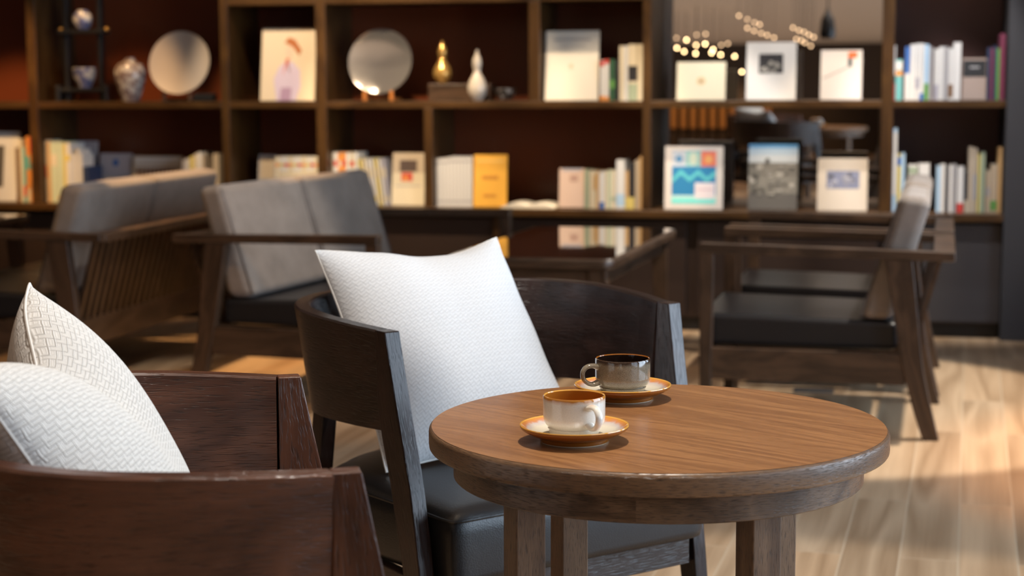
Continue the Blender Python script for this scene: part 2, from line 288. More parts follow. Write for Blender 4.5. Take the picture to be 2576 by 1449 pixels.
# ------------------------------------------------------------------ mesh helpers
class MB:
    def __init__(s): s.v = []; s.f = []; s.uv = []; s.mi = []; s.sm = []
    def face(s, idx, uvs, mi=0, smooth=True): s.f.append(idx); s.uv.append(uvs); s.mi.append(mi); s.sm.append(smooth)
    def hexa(s, p, g=0, mi=0):
        """8 points: bottom 0-3 ccw, top 4-7; g = grain axis (0: edge 0-1, 1: edge 1-2, 2: edge 0-4)"""
        b = len(s.v); p = [Vector(q) for q in p]; s.v += p
        ax = [(p[1] - p[0]), (p[3] - p[0]), (p[4] - p[0])]
        G = ax[g].normalized(); o = [a.normalized() for i, a in enumerate(ax) if i != g]; off = random.random() * 3
        for k, q in enumerate(((0, 3, 2, 1), (4, 5, 6, 7), (0, 1, 5, 4), (1, 2, 6, 5), (2, 3, 7, 6), (3, 0, 4, 7))):
            s.face([b + i for i in q], [(p[i].dot(G) + off, p[i].dot(o[0]) + p[i].dot(o[1]) * .83 + off) for i in q], mi, False)
        return s
    def box(s, x0, x1, y0, y1, z0, z1, g=0, mi=0):
        return s.hexa([(x0, y0, z0), (x1, y0, z0), (x1, y1, z0), (x0, y1, z0), (x0, y0, z1), (x1, y0, z1), (x1, y1, z1), (x0, y1, z1)], g, mi)
    def bar(s, a, b, wx, wy, wx2=None, wy2=None, mi=0):
        """post from a (bottom) to b (top), axis aligned horizontal sections"""
        wx2 = wx if wx2 is None else wx2; wy2 = wy if wy2 is None else wy2; a = Vector(a); b = Vector(b)
        q = [(-1, -1), (1, -1), (1, 1), (-1, 1)]
        return s.hexa([a + Vector((i * wx / 2, j * wy / 2, 0)) for i, j in q] + [b + Vector((i * wx2 / 2, j * wy2 / 2, 0)) for i, j in q], 2, mi)
    def loft(s, rows, closed=True, cap=True, mi=0, smooth=True, swap=False):
        """rows of equal-length point lists; closed = each row is a loop; U runs along rows"""
        b = len(s.v); n = len(rows[0]); off = random.random() * 3
        for r in rows: s.v += [Vector(p) for p in r]
        al = [0]
        for i in range(1, len(rows)): al.append(al[-1] + (Vector(rows[i][0]) - Vector(rows[i - 1][0])).length)
        cl = [0]
        for j in range(1, n + 1): cl.append(cl[-1] + (Vector(rows[0][j % n]) - Vector(rows[0][j - 1])).length)
        for i in range(len(rows) - 1):
            for j in range(n if closed else n - 1):
                k = (j + 1) % n; uv = [(al[i], cl[j]), (al[i], cl[j + 1]), (al[i + 1], cl[j + 1]), (al[i + 1], cl[j])]
                if swap: uv = [(c + off, a + off) for a, c in uv]
                else: uv = [(a + off, c + off) for a, c in uv]
                s.face([b + i * n + j, b + i * n + k, b + (i + 1) * n + k, b + (i + 1) * n + j], uv, mi, smooth)
        if cap and closed:
            for i, rev in ((0, True), (len(rows) - 1, False)):
                idx = [b + i * n + j for j in range(n)]; pts = [s.v[q] for q in idx]
                if rev: idx.reverse(); pts.reverse()
                s.face(idx, [(p.x, p.y + p.z) for p in pts], mi, False)
        return s
    def lathe(s, prof, n=64, mi=0, cx=0, cy=0):
        """profile of (r, z) or (r, z, material)"""
        b = len(s.v)
        for q in prof:
            for j in range(n):
                a = 2 * math.pi * j / n; s.v.append(Vector((cx + q[0] * math.cos(a), cy + q[0] * math.sin(a), q[1])))
        for i in range(len(prof) - 1):
            m_ = prof[i][2] if len(prof[i]) > 2 else mi
            for j in range(n):
                k = (j + 1) % n
                s.face([b + i * n + j, b + i * n + k, b + (i + 1) * n + k, b + (i + 1) * n + j],
                       [(j / n * 2, prof[i][1]), ((j + 1) / n * 2, prof[i][1]), ((j + 1) / n * 2, prof[i + 1][1]), (j / n * 2, prof[i + 1][1])], m_, True)
        return s
    def tube(s, pts, r, n=8, mi=0, closed=False):
        pts = [Vector(p) for p in pts]; rows = []; up = None
        for i, p in enumerate(pts):
            if closed: t = pts[(i + 1) % len(pts)] - pts[i - 1]
            else: t = pts[min(i + 1, len(pts) - 1)] - pts[max(i - 1, 0)]
            t.normalize()
            if up is None: up = Vector((0, 0, 1)) if abs(t.z) < .9 else Vector((1, 0, 0))
            a = t.cross(up).normalized(); c = a.cross(t).normalized(); up = c
            rr = r[i] if isinstance(r, (list, tuple)) else r
            rows.append([p + (a * math.cos(2 * math.pi * j / n) + c * math.sin(2 * math.pi * j / n)) * rr for j in range(n)])
        if closed: rows.append(rows[0])
        return s.loft(rows, True, not closed, mi)
    def grid(s, rows, uvs, mi=0, flip=False):
        b = len(s.v); n = len(rows[0])
        for r in rows: s.v += [Vector(p) for p in r]
        for i in range(len(rows) - 1):
            for j in range(n - 1):
                q = [(i, j), (i, j + 1), (i + 1, j + 1), (i + 1, j)]
                if flip: q.reverse()
                s.face([b + a * n + c for a, c in q], [uvs[a][c] for a, c in q], mi, True)
        return s
    def build(s, name, mats, parent=None, bevel=0, seg=2, loc=None, rot=None, sharp=35, weld=False, subsurf=0):
        me = bpy.data.meshes.new(name); me.from_pydata([tuple(v) for v in s.v], [], s.f)
        if not isinstance(mats, (list, tuple)): mats = [mats]
        for m in mats: me.materials.append(m)
        uvl = me.uv_layers.new(name='UVMap')
        for p, u, mi, sm in zip(me.polygons, s.uv, s.mi, s.sm):
            p.material_index = mi; p.use_smooth = True
            for li, c in zip(p.loop_indices, u): uvl.data[li].uv = c
        if weld:
            import bmesh
            bm = bmesh.new(); bm.from_mesh(me); bmesh.ops.remove_doubles(bm, verts=bm.verts, dist=1e-5); bm.to_mesh(me); bm.free()
        me.set_sharp_from_angle(angle=R(sharp)); me.update()
        o = bpy.data.objects.new(name, me); COL.objects.link(o)
        if parent: o.parent = parent
        if loc is not None: o.location = loc
        if rot is not None: o.rotation_euler = (0, 0, rot) if isinstance(rot, (int, float)) else rot
        if bevel:
            md = o.modifiers.new('bevel', 'BEVEL'); md.width = bevel; md.segments = seg; md.limit_method = 'ANGLE'; md.angle_limit = R(35); md.harden_normals = True
        if subsurf:
            md = o.modifiers.new('sub', 'SUBSURF'); md.levels = subsurf; md.render_levels = subsurf
        return o
def tag(o, label=None, cat=None, group=None, kind=None):
    if label: o['label'] = label
    if cat: o['category'] = cat
    if group: o['group'] = group
    if kind: o['kind'] = kind
    return o
def empty(name, loc, rz, label, cat, group=None):
    o = bpy.data.objects.new(name, None); COL.objects.link(o); o.empty_display_size = .1
    o.location = loc; o.rotation_euler = (0, 0, rz); return tag(o, label, cat, group)
def copy_tree(o, parent=None):
    c = o.copy(); COL.objects.link(c)
    if parent: c.parent = parent
    for ch in list(o.children): copy_tree(ch, c)
    return c
def lerp(a, b, t): return a + (b - a) * t
def spline(pts, n):
    """Catmull-Rom through points, n samples per span"""
    P = [Vector(p) for p in pts]; P = [P[0] * 2 - P[1]] + P + [P[-1] * 2 - P[-2]]; out = []
    for i in range(1, len(P) - 2):
        for k in range(n):
            t = k / n; a, b, c, d = P[i - 1], P[i], P[i + 1], P[i + 2]
            out.append(.5 * ((2 * b) + (c - a) * t + (2 * a - 5 * b + 4 * c - d) * t * t + (3 * b - 3 * c + d - a) * t ** 3))
    out.append(P[-2]); return out

# ------------------------------------------------------------------ the room
def struct(name, mb, mats, **k): return tag(mb.build(name, mats, **k), kind='structure')
def bbox(mb, u0, u1, v0, v1, z0, z1, g=0, mi=0):
    q = [B(u0, v0, z0), B(u1, v0, z0), B(u1, v1, z0), B(u0, v1, z0), B(u0, v0, z1), B(u1, v0, z1), B(u1, v1, z1), B(u0, v1, z1)]
    return mb.hexa(q, g, mi)
UL, VB, CZ = -5.2, -12.5, 2.7
struct('floor', bbox(MB(), UL, RW, VB, .45, -.05, 0), M_floor)
struct('ceiling', bbox(MB(), UL, RW, VB, .45, CZ, CZ + .05), M_ceil)
struct('wall_back', bbox(MB(), UL, RW, .42, .5, 0, CZ), M_wall)
struct('wall_left', bbox(MB(), UL - .08, UL, VB, .45, 0, CZ), M_wall)
struct('wall_front', bbox(MB(), UL, RW, VB - .08, VB, 0, CZ), M_wall)
m = MB()
wins = WINS
bbox(m, RW, RW + .12, VB, .45, 2.4, CZ, 1); bbox(m, RW, RW + .12, VB, .45, 0, .3, 1)
for a, b_ in ((VB, WINS[0][0]), (WINS[0][1], WINS[1][0]), (WINS[1][1], WINS[2][0]), (WINS[2][1], WINS[3][0]), (WINS[3][1], .45)): bbox(m, RW, RW + .12, a, b_, .3, 2.4, 1)
struct('wall_right', m, M_wall)
for i, (a, b_) in enumerate(wins):
    m = MB()
    for z in (.3, 1.7, 2.35): bbox(m, RW + .02, RW + .08, a, b_, z, z + .05, 1)
    for v in (a, (a + b_) / 2 - .025, b_ - .05): bbox(m, RW + .02, RW + .08, v, v + .05, .3, 2.4, 2)
    w_ = struct('window_%d' % (i + 1), m, M_black)
    m = MB(); bbox(m, RW + .045, RW + .05, a + .04, b_ - .04, .34, 2.36, 1); m.build('window_pane', M_pane, w_)
# dark pillar to the right of the bookcase
struct('wall_pillar', bbox(MB(), 1.577, 2.6, -.02, .42, 0, CZ), M_slate)

# ------------------------------------------------------------------ bookcase
CT, SH, TB = .53, 1.0, 1.43
case = empty('bookcase', BO, BYAW, 'dark oak bookcase wall with long counter, open bays, cabinets and mirrored bay', 'bookcase')
def cpart(name, u0, u1, v0, v1, z0, z1, mat, g=0, bev=.002): return MB().box(u0, u1, v0, v1, z0, z1, g).build(name, mat, case, bevel=bev)
D = .40
cpart('countertop', -4.6, 1.575, -.03, D, CT - .032, CT, M_case)
for u0, u1 in ((-4.6, -2.807), (-2.761, -1.857), (-1.818, -1.405), (-1.358, .066), (.104, 1.072), (1.121, 1.575)):
    cpart('shelf', u0, u1, .0, D, SH - .030, SH, M_case)
for u0, u1 in ((-1.818, -1.405), (-1.358, .066)):
    cpart('shelf', u0, u1, .0, D, TB, TB + .035, M_case)
for u0, u1, z0, z1 in ((-2.807, -2.761, CT, 2.3), (-1.857, -1.818, CT, 2.3), (-1.405, -1.358, CT, 2.3), (-.908, -.868, CT, SH - .03),
                       (-.433, -.384, SH, TB), (.066, .104, CT, 2.3), (1.072, 1.121, CT, 2.3), (-4.6, -4.56, CT, 2.3)):
    cpart('upright', u0, u1, 0, D, z0, z1, M_case, 2)
cpart('top_board', -4.6, 1.575, 0, D, 2.3, 2.34, M_case)
for u0, u1, mt in ((-4.56, -2.807, M_back), (-2.761, -1.857, M_back), (-1.818, -1.405, M_back), (-1.358, .066, M_back), (1.121, 1.575, M_back2)):
    cpart('back_panel', u0, u1, D, D + .012, CT, 2.3, mt, bev=0)
cpart('back_panel', .104, 1.072, D + .06, D + .072, CT, 2.3, M_cab, bev=0)
# mirror panes (upper one leans back slightly)
UPT = R(2.6)
m = MB(); m.hexa([(.106, D - .03, SH + .002), (1.070, D - .03, SH + .002), (1.070, D - .022, SH + .002), (.106, D - .022, SH + .002),
                  (.106, D - .03 + .6 * math.tan(UPT), 1.6), (1.070, D - .03 + .6 * math.tan(UPT), 1.6), (1.070, D - .022 + .6 * math.tan(UPT), 1.6), (.106, D - .022 + .6 * math.tan(UPT), 1.6)])
m.build('mirror_pane', M_mirror, case)
dy = .012
m = MB(); m.hexa([(.106, D - .02 - dy, CT + .002), (1.070, D - .02, CT + .002), (1.070, D - .014, CT + .002), (.106, D - .014 - dy, CT + .002),
                  (.106, D - .024 - dy, SH - .032), (1.070, D - .024, SH - .032), (1.070, D - .018, SH - .032), (.106, D - .018 - dy, SH - .032)])
m.build('mirror_pane', M_mirror, case)
# cabinets under the counter
for u0, u1 in ((-4.6, -3.52), (-3.48, -2.42), (-2.38, -1.50), (-1.46, -.597), (-.543, .26), (.30, 1.07)):
    cpart('cabinet_door', u0 + .004, u1 - .004, .02, .04, .07, CT - .045, M_cab, 2)
cpart('cabinet_door', 1.12, 1.575, .02, .04, .07, CT - .045, M_cab2, 2)
cpart('upright', -.597, -.543, .005, D, .06, CT - .032, M_case, 2)
cpart('cabinet_body', -4.6, 1.575, .045, D, .06, CT - .032, M_cab)
cpart('plinth', -4.6, 1.575, .06, D, 0, .07, M_black)

# ------------------------------------------------------------------ books
GEN = {}
def cmat(c, rough=.6):
    k = 'print_%02d_%02d_%02d' % tuple(int(x * 99) for x in c)
    return plain(k, c, rough)
PAGE = plain('book_pages', (.70, .66, .58), .8)
C_ = dict(white=(.72, .71, .69), cream=(.70, .62, .46), grey=(.40, .39, .40), lilac=(.42, .41, .47), pgreen=(.55, .62, .45), yellow=(.70, .58, .18),
          orange=(.75, .30, .07), red=(.60, .05, .04), teal=(.15, .45, .45), blue=(.06, .16, .45), lblue=(.42, .60, .78), green=(.12, .32, .08),
          black=(.02, .02, .025), brown=(.20, .10, .04), beige=(.52, .43, .32), tan=(.60, .38, .17), sage=(.35, .42, .30), dgreen=(.03, .10, .05), plum=(.18, .03, .07), navy=(.03, .05, .12))
BAYS = ((-4.55, -2.808), (-2.760, -1.858), (-1.817, -1.406), (-1.357, -.909), (-.867, .065), (.105, 1.071), (1.122, 1.573))
def book(px0, px1, ptop, z0, col, label, group=None, v=.06, depth=.15, band=None, lean=0.0, zb=None):
    """upright book, spine to the room"""
    zb = z0 if zb is None else zb
    u0, _ = bk(px0, ptop + 60, v); u1 = bk(px1, ptop + 60, v)[0]; zt = bk(px1, ptop, v)[1]
    for a_, c_ in BAYS:
        if a_ - .03 < (u0 + u1) / 2 < c_ + .03: u0 = max(u0, a_ + .0025); u1 = min(u1, c_ - .0025)
    t = max(.005, (u1 - u0) - .0022); h = max(.05, zt - zb)
    m = MB(); c = .0018
    m.box(-t / 2, t / 2, 0, c, 0, h, 2, 0); m.box(-t / 2, -t / 2 + c, c, depth, 0, h, 2, 0); m.box(t / 2 - c, t / 2, c, depth, 0, h, 2, 0)
    mats = [cmat(C_[col])]
    if band:                                   # printed patches on the spine: (from, to, colour)
        for a, b_, cc in band:
            mats.append(cmat(C_[cc])); m.box(-t / 2 * .98, t / 2 * .98, -.0006, 0, h * a, h * b_, 2, len(mats) - 1)
    P = B((u0 + u1) / 2, v, zb + .0008)
    if lean: P.z += abs(math.sin(lean)) * t / 2 + .001
    o = m.build('book', mats, loc=P, rot=(0, 0, BYAW))
    if lean: o.rotation_euler = (Matrix.Rotation(BYAW, 3, 'Z') @ Matrix.Rotation(lean, 3, 'Y')).to_euler()
    MB().box(-t / 2 + c, t / 2 - c, c, depth - .004, .003, h - .004, 2).build('pages', PAGE, o)
    return tag(o, label, 'book', group)
def face_book(px0, px1, ptop, z0, col, label, prints=(), v=.07, t=.014, cat='book', name='book', tilt=9, stand=True, base=None, group=None, rz=0):
    """book shown cover to the room, leaning back on a small rest; prints: (x0,x1,z0,z1,colour[,material])"""
    u0, _ = bk(px0, ptop + 60, v); u1 = bk(px1, ptop + 60, v)[0]; zt = bk(px1, ptop, v)[1]; w = u1 - u0; h = (zt - z0) / math.cos(R(tilt)) * 1.005
    mats = [cmat(col if isinstance(col, tuple) else C_[col], .45)]; m = MB(); c = .002
    m.box(-w / 2, w / 2, 0, c, 0, h, 2, 0); m.box(-w / 2, w / 2, t - c, t, 0, h, 2, 0); m.box(-w / 2, -w / 2 + c, c, t - c, 0, h, 2, 0)
    for k, q in enumerate(prints):
        cc = q[4] if isinstance(q[4], tuple) else C_[q[4]]; mats.append(cmat(cc, .45)); e = .0005 + .00012 * k
        if len(q) > 5 and q[5] == 'disc':
            cx, cz, rx, rz_ = lerp(-w / 2, w / 2, (q[0] + q[1]) / 2), h * (q[2] + q[3]) / 2, w * (q[1] - q[0]) / 2, h * (q[3] - q[2]) / 2
            b0 = len(m.v); n = 20
            for j in range(n): a = 2 * math.pi * j / n; m.v.append(Vector((cx + rx * math.cos(a), -e, cz + rz_ * math.sin(a))))
            m.face(list(range(b0, b0 + n)), [(0, 0)] * n, len(mats) - 1)
        elif len(q) > 5 and q[5] == 'poly':
            b0 = len(m.v)
            for a, b_ in q[6]: m.v.append(Vector((lerp(-w / 2, w / 2, a), -e, h * b_)))
            m.face(list(range(b0, b0 + len(q[6]))), [(0, 0)] * len(q[6]), len(mats) - 1)
        else: m.box(lerp(-w / 2, w / 2, q[0]), lerp(-w / 2, w / 2, q[1]), -e, 0, h * q[2], h * q[3], 2, len(mats) - 1)
    o = m.build(name, mats, loc=B((u0 + u1) / 2, v, z0 + .001 + t * math.sin(R(tilt))))
    o.rotation_euler = (Matrix.Rotation(BYAW + rz, 3, 'Z') @ Matrix.Rotation(-R(tilt), 3, 'X')).to_euler()
    MB().box(-w / 2 + c, w / 2 - .003, c, t - c, .003, h - .003, 2).build('pages', PAGE, o)
    return tag(o, label, cat, group)

# --- counter level, far left bay
face_book(-80, 37, 335, CT, 'white', 'white framed book with dark photograph at the far left of the counter', ((.30, .70, .2, .8, (.10, .09, .08)),), v=.05)
for a, b_, t, c, n, bd in ((40, 49, 372, 'brown', 'brown spine beside the white framed book at far left', None), (49, 58, 350, 'cream', 'cream spine between brown and teal books at far left', None),
                       (58, 66, 372, 'teal', 'teal spine standing among orange books at far left', ((.1, .3, 'red'),)), (66, 75, 344, 'orange', 'orange red tall spine right of the teal one', ((.0, .2, 'cream'), (.5, .7, 'teal'))),
                       (75, 87, 346, 'red', 'red and cream tall spine against the leftmost upright', ((.0, .75, 'orange'), (.15, .3, 'cream'), (.5, .6, 'teal')))):
    book(a, b_, t, CT, c, n, v=.05, band=bd)
# --- counter, second bay
for a, b_, t, c, n, bd in ((112, 118, 354, 'cream', 'cream spine with red patch, first right of the leftmost upright', ((.4, .6, 'red'),)), (119, 128, 358, 'tan', 'tan spine between cream and pale green books', None),
                       (128, 144, 358, 'pgreen', 'pale green thick spine with cream band', ((.6, .8, 'cream'),)), (144, 159, 358, 'pgreen', 'pale green thick spine with orange foot', ((.0, .1, 'orange'),)),
                       (159, 167, 361, 'yellow', 'narrow yellow spine beside the green pair', None), (167, 178, 361, 'white', 'white spine right of the narrow yellow one', ((.7, .8, 'yellow'),))):
    book(a, b_, t, CT, c, n, v=.05, band=bd)
face_book(178, 236, 358, CT, 'lilac', 'lilac grey book face out behind the short white spines', ((.1, .9, .75, .8, 'grey'),), v=.24, stand=False)
for k in range(4):
    book(181 + k * 7, 187.5 + k * 7, 388 - (12 if k == 2 else 0), CT, 'white', 'short white spine in the set before the lilac grey book', 'short white books, second bay', v=.06, depth=.12)
book(210, 224, 420, CT, 'navy', 'dark navy thick spine right of the short white set', v=.06)
face_book(246, 326, 389, CT, 'lilac', 'lilac book with blue crest standing behind the white porcelain dish', ((.4, .6, .72, .88, 'blue', 'disc'), (.15, .85, .45, .5, 'grey')), v=.22, stand=False)
face_book(330, 452, 396, CT, 'beige', 'wide beige book with dark lettering above the left sofa back', ((.03, .97, .84, .97, 'white'),) + tuple((.08 + .085 * k, .14 + .085 * k, .56, .72, (.22, .12, .09)) for k in range(10)) + ((.05, .95, .75, .8, 'white'),), v=.20, t=.02)
for a, b_, t, c, n in ((458, 467, 404, 'grey', 'grey spine right of the wide beige book'), (467, 477, 400, 'white', 'white narrow spine left of the yellow green one'), (478, 489, 394, 'yellow', 'yellow green spine in the second bay'),
                    (489, 498, 388, 'cream', 'cream tall spine right of the yellow green one'), (498, 508, 384, 'white', 'tallest white spine behind the left sofa'), (508, 515, 392, 'beige', 'beige thin spine beside the dark gap'), (536, 552, 387, 'beige', 'beige spine against the upright behind the left sofa')):
    book(a, b_, t, CT, c, n, v=.08)
# --- counter, third bay
face_book(646, 690, 393, CT, 'grey', 'grey narrow book face out at the left of the third bay', ((.1, .9, .5, .95, 'beige'),), v=.14, stand=False)
for k in range(10):
    book(693 + k * 11.0, 703.8 + k * 11.0, 395, CT, 'white' if k % 3 else 'cream', 'cream white spine with coloured head in the even row behind the grey sofa', 'even row of cream white books', v=.07,
         band=((.80, .86, ('orange', 'yellow', 'red')[k % 3]), (.3, .7, 'cream')))
for k, c in enumerate(('cream', 'white', 'orange', 'orange', 'white', 'cream', 'white')):
    book(830 + k * 10.2, 840 + k * 10.2, 384 + (k % 3), CT, c, ('first cream spine right of the upright above grey sofa', 'white spine left of the orange pair', 'left one of the two orange spines', 'right one of the two orange spines',
         'white spine right of the orange pair', 'cream spine with orange foot before the leaning books', 'white spine next to the leaning books')[k], v=.06, band=((.75, .85, 'red' if k % 2 else 'cream'), (.3, .5, 'white')))
for k, c in enumerate(('yellow', 'cream', 'white', 'white', 'yellow', 'white', 'lilac')):
    book(916 + k * 9.6, 923 + k * 9.6, 400, CT, c, ('yellow cream spine leaning, leftmost of the leaning books', 'cream spine leaning second from the left', 'white spine leaning in the middle of the row', 'white spine with yellow band leaning', 'yellow spine leaning between white ones',
         'white spine leaning right of the yellow one', 'lilac spine leaning against the face out book')[k], v=.06, lean=R(-7), band=((.6, .8, 'cream'), (.1, .2, 'yellow' if k == 3 else 'cream')))
face_book(984, 1066, 388, CT, 'cream', 'cream book with dark photograph and small red picture, face out', ((.0, 1, .62, 1, 'beige'), (.22, .75, .64, .86, (.10, .07, .06)), (.28, .62, .46, .62, 'red'), (.32, .5, .48, .56, 'orange'), (.1, .9, .36, .38, 'grey')), v=.07)  # beige upper block paints the shade of the shelf above onto the cover
# --- counter, fourth bay
for k in range(11):
    book(1093 + k * 8.6, 1101.6 + k * 8.6, 400 - (4 if k > 3 else 0), CT, 'white', 'white spine in the matching row left of the orange book', 'matching white books by the orange book', v=.05 , band=((.9, .93, 'grey'), (.1, .13, 'grey')))
face_book(1190, 1273, 392, CT, (.80, .42, .06), 'bright orange book standing face out', ((.25, .75, .52, .60, (.55, .25, .04)), (.3, .7, .18, .24, (.55, .25, .04)), (.1, .9, .86, .9, (.88, .55, .15))), v=.05, tilt=6)
# open book lying flat
ob = empty('open_book', B(*(bk(1337, 515, .10)[0], .10, CT + .001)), BYAW, 'open book lying flat on the counter right of the orange book', 'book')
for s_ in (-1, 1):
    rows = []; uvs = []
    for i in range(9):
        x = i / 8 * .118; rows.append([(s_ * x, y, .004 + .016 * math.sin(math.pi * min(1, (i + .8) / 8.8)) ** .7) for y in (-.10, 0, .10)]); uvs.append([(0, 0)] * 3)
    rows2 = [[(p[0], p[1], .002) for p in r] for r in rows]
    m = MB(); m.loft([r + list(reversed(q)) for r, q in zip(rows, rows2)], True, True); m.build('page_block', PAGE, ob)
MB().box(-.122, .122, -.103, .103, 0, .002).build('cover', cmat(C_['cream']), ob)
face_book(1406, 1469, 427, CT, (.66, .50, .42), 'pinkish beige book with small dark lettering, face out', ((.42, .75, .66, .84, (.45, .30, .25)), (.1, .9, .93, 1, 'lilac')), v=.05, t=.03, tilt=5, stand=False)
for a, b_, t, c, n, bd in ((1470, 1481, 428, 'sage', 'sage grey spine right of the pinkish book', None), (1482, 1492, 430, 'cream', 'cream spine left of the orange striped one', None), (1492, 1500, 431, 'cream', 'cream spine with orange stripe', ((.5, .9, 'tan'),)),
                       (1500, 1507, 432, 'tan', 'tan spine left of the blue footed book', None), (1507, 1521, 433, 'white', 'white spine with bright blue foot', ((.0, .17, 'blue'),)), (1521, 1529, 430, 'cream', 'cream spine right of the blue footed book', None),
                       (1529, 1537, 430, 'pgreen', 'pale green cream spine in the middle of the row', None), (1537, 1549, 430, 'cream', 'wide cream spine left of the tall white one', ((.2, .3, 'sage'),)), (1550, 1572, 403, 'white', 'tall thick white spine in the fourth bay', ((.05, .3, 'lblue'),)),
                       (1572, 1582, 432, 'tan', 'short tan spine right of the tall white one', ((.0, .3, 'yellow'),)), (1582, 1596, 410, 'black', 'dark spine near the right upright', ((.0, .25, 'yellow'),)), (1597, 1608, 404, 'beige', 'beige spine near the right upright', None),
                       (1608, 1617, 394, 'tan', 'tallest tan spine against the right upright', None)):
    book(a, b_, t, CT, c, n, v=.05, band=bd)
# --- counter, mirror bay
zig = ((0, .36), (.0, .44), (.2, .58), (.4, .46), (.6, .58), (.8, .46), (1, .56), (1, .48), (.8, .38), (.6, .50), (.4, .38), (.2, .50))
zig = [(lerp(.13, .87, a), lerp(.0, 1.0, b_ + .05)) for a, b_ in zig]
face_book(1672, 1818, 372, CT, (.66, .60, .55), 'large white book with blue wave poster and colour squares', ((.12, .88, .08, .93, (.02, .20, .42)), (.12, .36, .68, .92, (.50, .55, .62)), (.18, .30, .74, .86, (.10, .28, .50), 'disc'),
          (.36, .62, .68, .92, (.30, .55, .52)), (.42, .56, .70, .90, (.60, .68, .55), 'disc'), (.62, .88, .68, .92, (.80, .20, .12)), (.68, .82, .72, .86, (.85, .42, .15), 'disc'), (0, 0, 0, 0, (.10, .50, .56), 'poly', zig),
          (.12, .88, .08, .22, (.45, .72, .66)), (.12, .88, .11, .16, (.08, .68, .62)), (.52, .86, .16, .42, (.74, .66, .68)), (.54, .84, .30, .33, (.60, .45, .50))), v=.03, rz=R(3))
random.seed(11)
pr = [(.0, 1, .82, 1, (.35, .45, .55)), (.0, 1, .94, 1, (.08, .24, .45)), (.0, 1, .72, .84, (.48, .52, .55)), (0, 1, 0, .25, (.09, .085, .08))]
for k in range(38):
    x, z = random.random() * .88, .22 + random.random() * .50; g_ = random.choice((.07, .13, .22, .38)); pr.append((x, x + .05 + random.random() * .1, z, z + .02 + random.random() * .05, (g_, g_ * .95, g_ * .85)))
face_book(1882, 2006, 367, CT, (.17, .16, .14), 'book with a grey city photograph under blue sky', tuple(pr), v=.05)
pr = [(.18, .84, .42, .76, (.22, .24, .34))]
for k in range(16):
    x, z = .2 + random.random() * .5, .44 + random.random() * .22; g_ = random.choice((.08, .3, .5)); pr.append((x, x + .05 + random.random() * .08, z, z + .06, (g_, g_, g_ * 1.15)))
face_book(2056, 2182, 402, CT, (.68, .60, .50), 'cream book with a bluish photograph window, right of city book', tuple(pr), v=.04)
# --- counter, right bay
for a, b_, t, c, n, bd in ((2232, 2257, 323, 'lblue', 'very tall pale blue spine at the left of the right bay', ((.2, .95, 'white'),)), (2257, 2266, 388, 'yellow', 'yellow spine with blue head beside the tall pale blue one', ((.8, .95, 'blue'),)),
                       (2266, 2276, 386, 'lblue', 'pale blue spine with yellow foot', ((.1, .3, 'yellow'),)), (2284, 2308, 415, 'white', 'white thick spine with green head behind the grey chair', ((.8, .95, 'sage'),)), (2310, 2338, 412, 'white', 'widest white spine behind the grey chair back', None),
                       (2355, 2366, 418, 'lblue', 'pale blue white spine right of the grey chair', None), (2366, 2377, 414, 'white', 'white spine left of the thin black one', None), (2378, 2385, 420, 'black', 'thin black spine between white books', None),
                       (2386, 2395, 416, 'white', 'white spine right of the thin black one', None), (2395, 2405, 414, 'grey', 'grey spine right of the white one', None), (2407, 2424, 420, 'white', 'white spine with red foot', ((.0, .2, 'red'),)), (2425, 2435, 432, 'black', 'black filler for the shaded gap right of the red footed book', ((.0, .3, 'beige'),)),  # the black book is filler painting the shaded gap between its neighbours
                       (2436, 2448, 370, 'beige', 'tall beige spine in the right bay, left one', None), (2448, 2458, 374, 'beige', 'tall beige spine in the right bay, right one', ((.2, .6, 'grey'),)), (2459, 2466, 388, 'yellow', 'yellow ochre thin spine in the right bay', None),
                       (2466, 2478, 384, 'sage', 'sage green spine in the right bay', None), (2479, 2491, 430, 'beige', 'short beige spine right of the sage one', ((.4, .6, 'grey'),)), (2491, 2509, 414, 'beige', 'wide beige spine with green foot', ((.05, .25, 'green'),)), (2510, 2524, 371, 'tan', 'tall tan spine against the dark pillar', None)):
    book(a, b_, t, CT, c, n, v=.05, band=bd)
# --- upper shelf
fig = ((.34, .66, 0, .42, (.62, .52, .66), 'poly', ((.30, 0), (.24, .30), (.33, .46), (.44, .54), (.58, .54), (.72, .42), (.74, .2), (.66, 0))), (0, 0, 0, 0, (.42, .28, .42), 'poly', ((.36, 0), (.38, .18), (.58, .18), (.56, 0))),
       (0, 0, 0, 0, (.62, .16, .10), 'poly', ((.40, .34), (.46, .58), (.52, .60), (.50, .44), (.56, .36), (.48, .50))), (.44, .58, .58, .76, (.78, .55, .42), 'disc'), (0, 0, 0, 0, (.45, .14, .04), 'poly', ((.42, .80), (.50, .88), (.62, .84), (.74, .70), (.70, .62), (.58, .74), (.50, .78))))
face_book(652, 788, 73, SH, (.72, .60, .44), 'large cream art book with a sketched standing woman', fig, v=.06)
face_book(1352, 1368, 136, SH, 'cream', 'thin cream booklet edge left of the large white book', (), v=.14, stand=False, tilt=3)
face_book(1370, 1504, 79, SH, (.70, .66, .58), 'tall white book face out with faint title on the upper shelf', ((.15, .85, .86, .89, (.40, .38, .36)), (.3, .75, .78, .80, (.50, .48, .45)), (.45, .52, .46, .52, (.60, .48, .35))), v=.05, tilt=7)
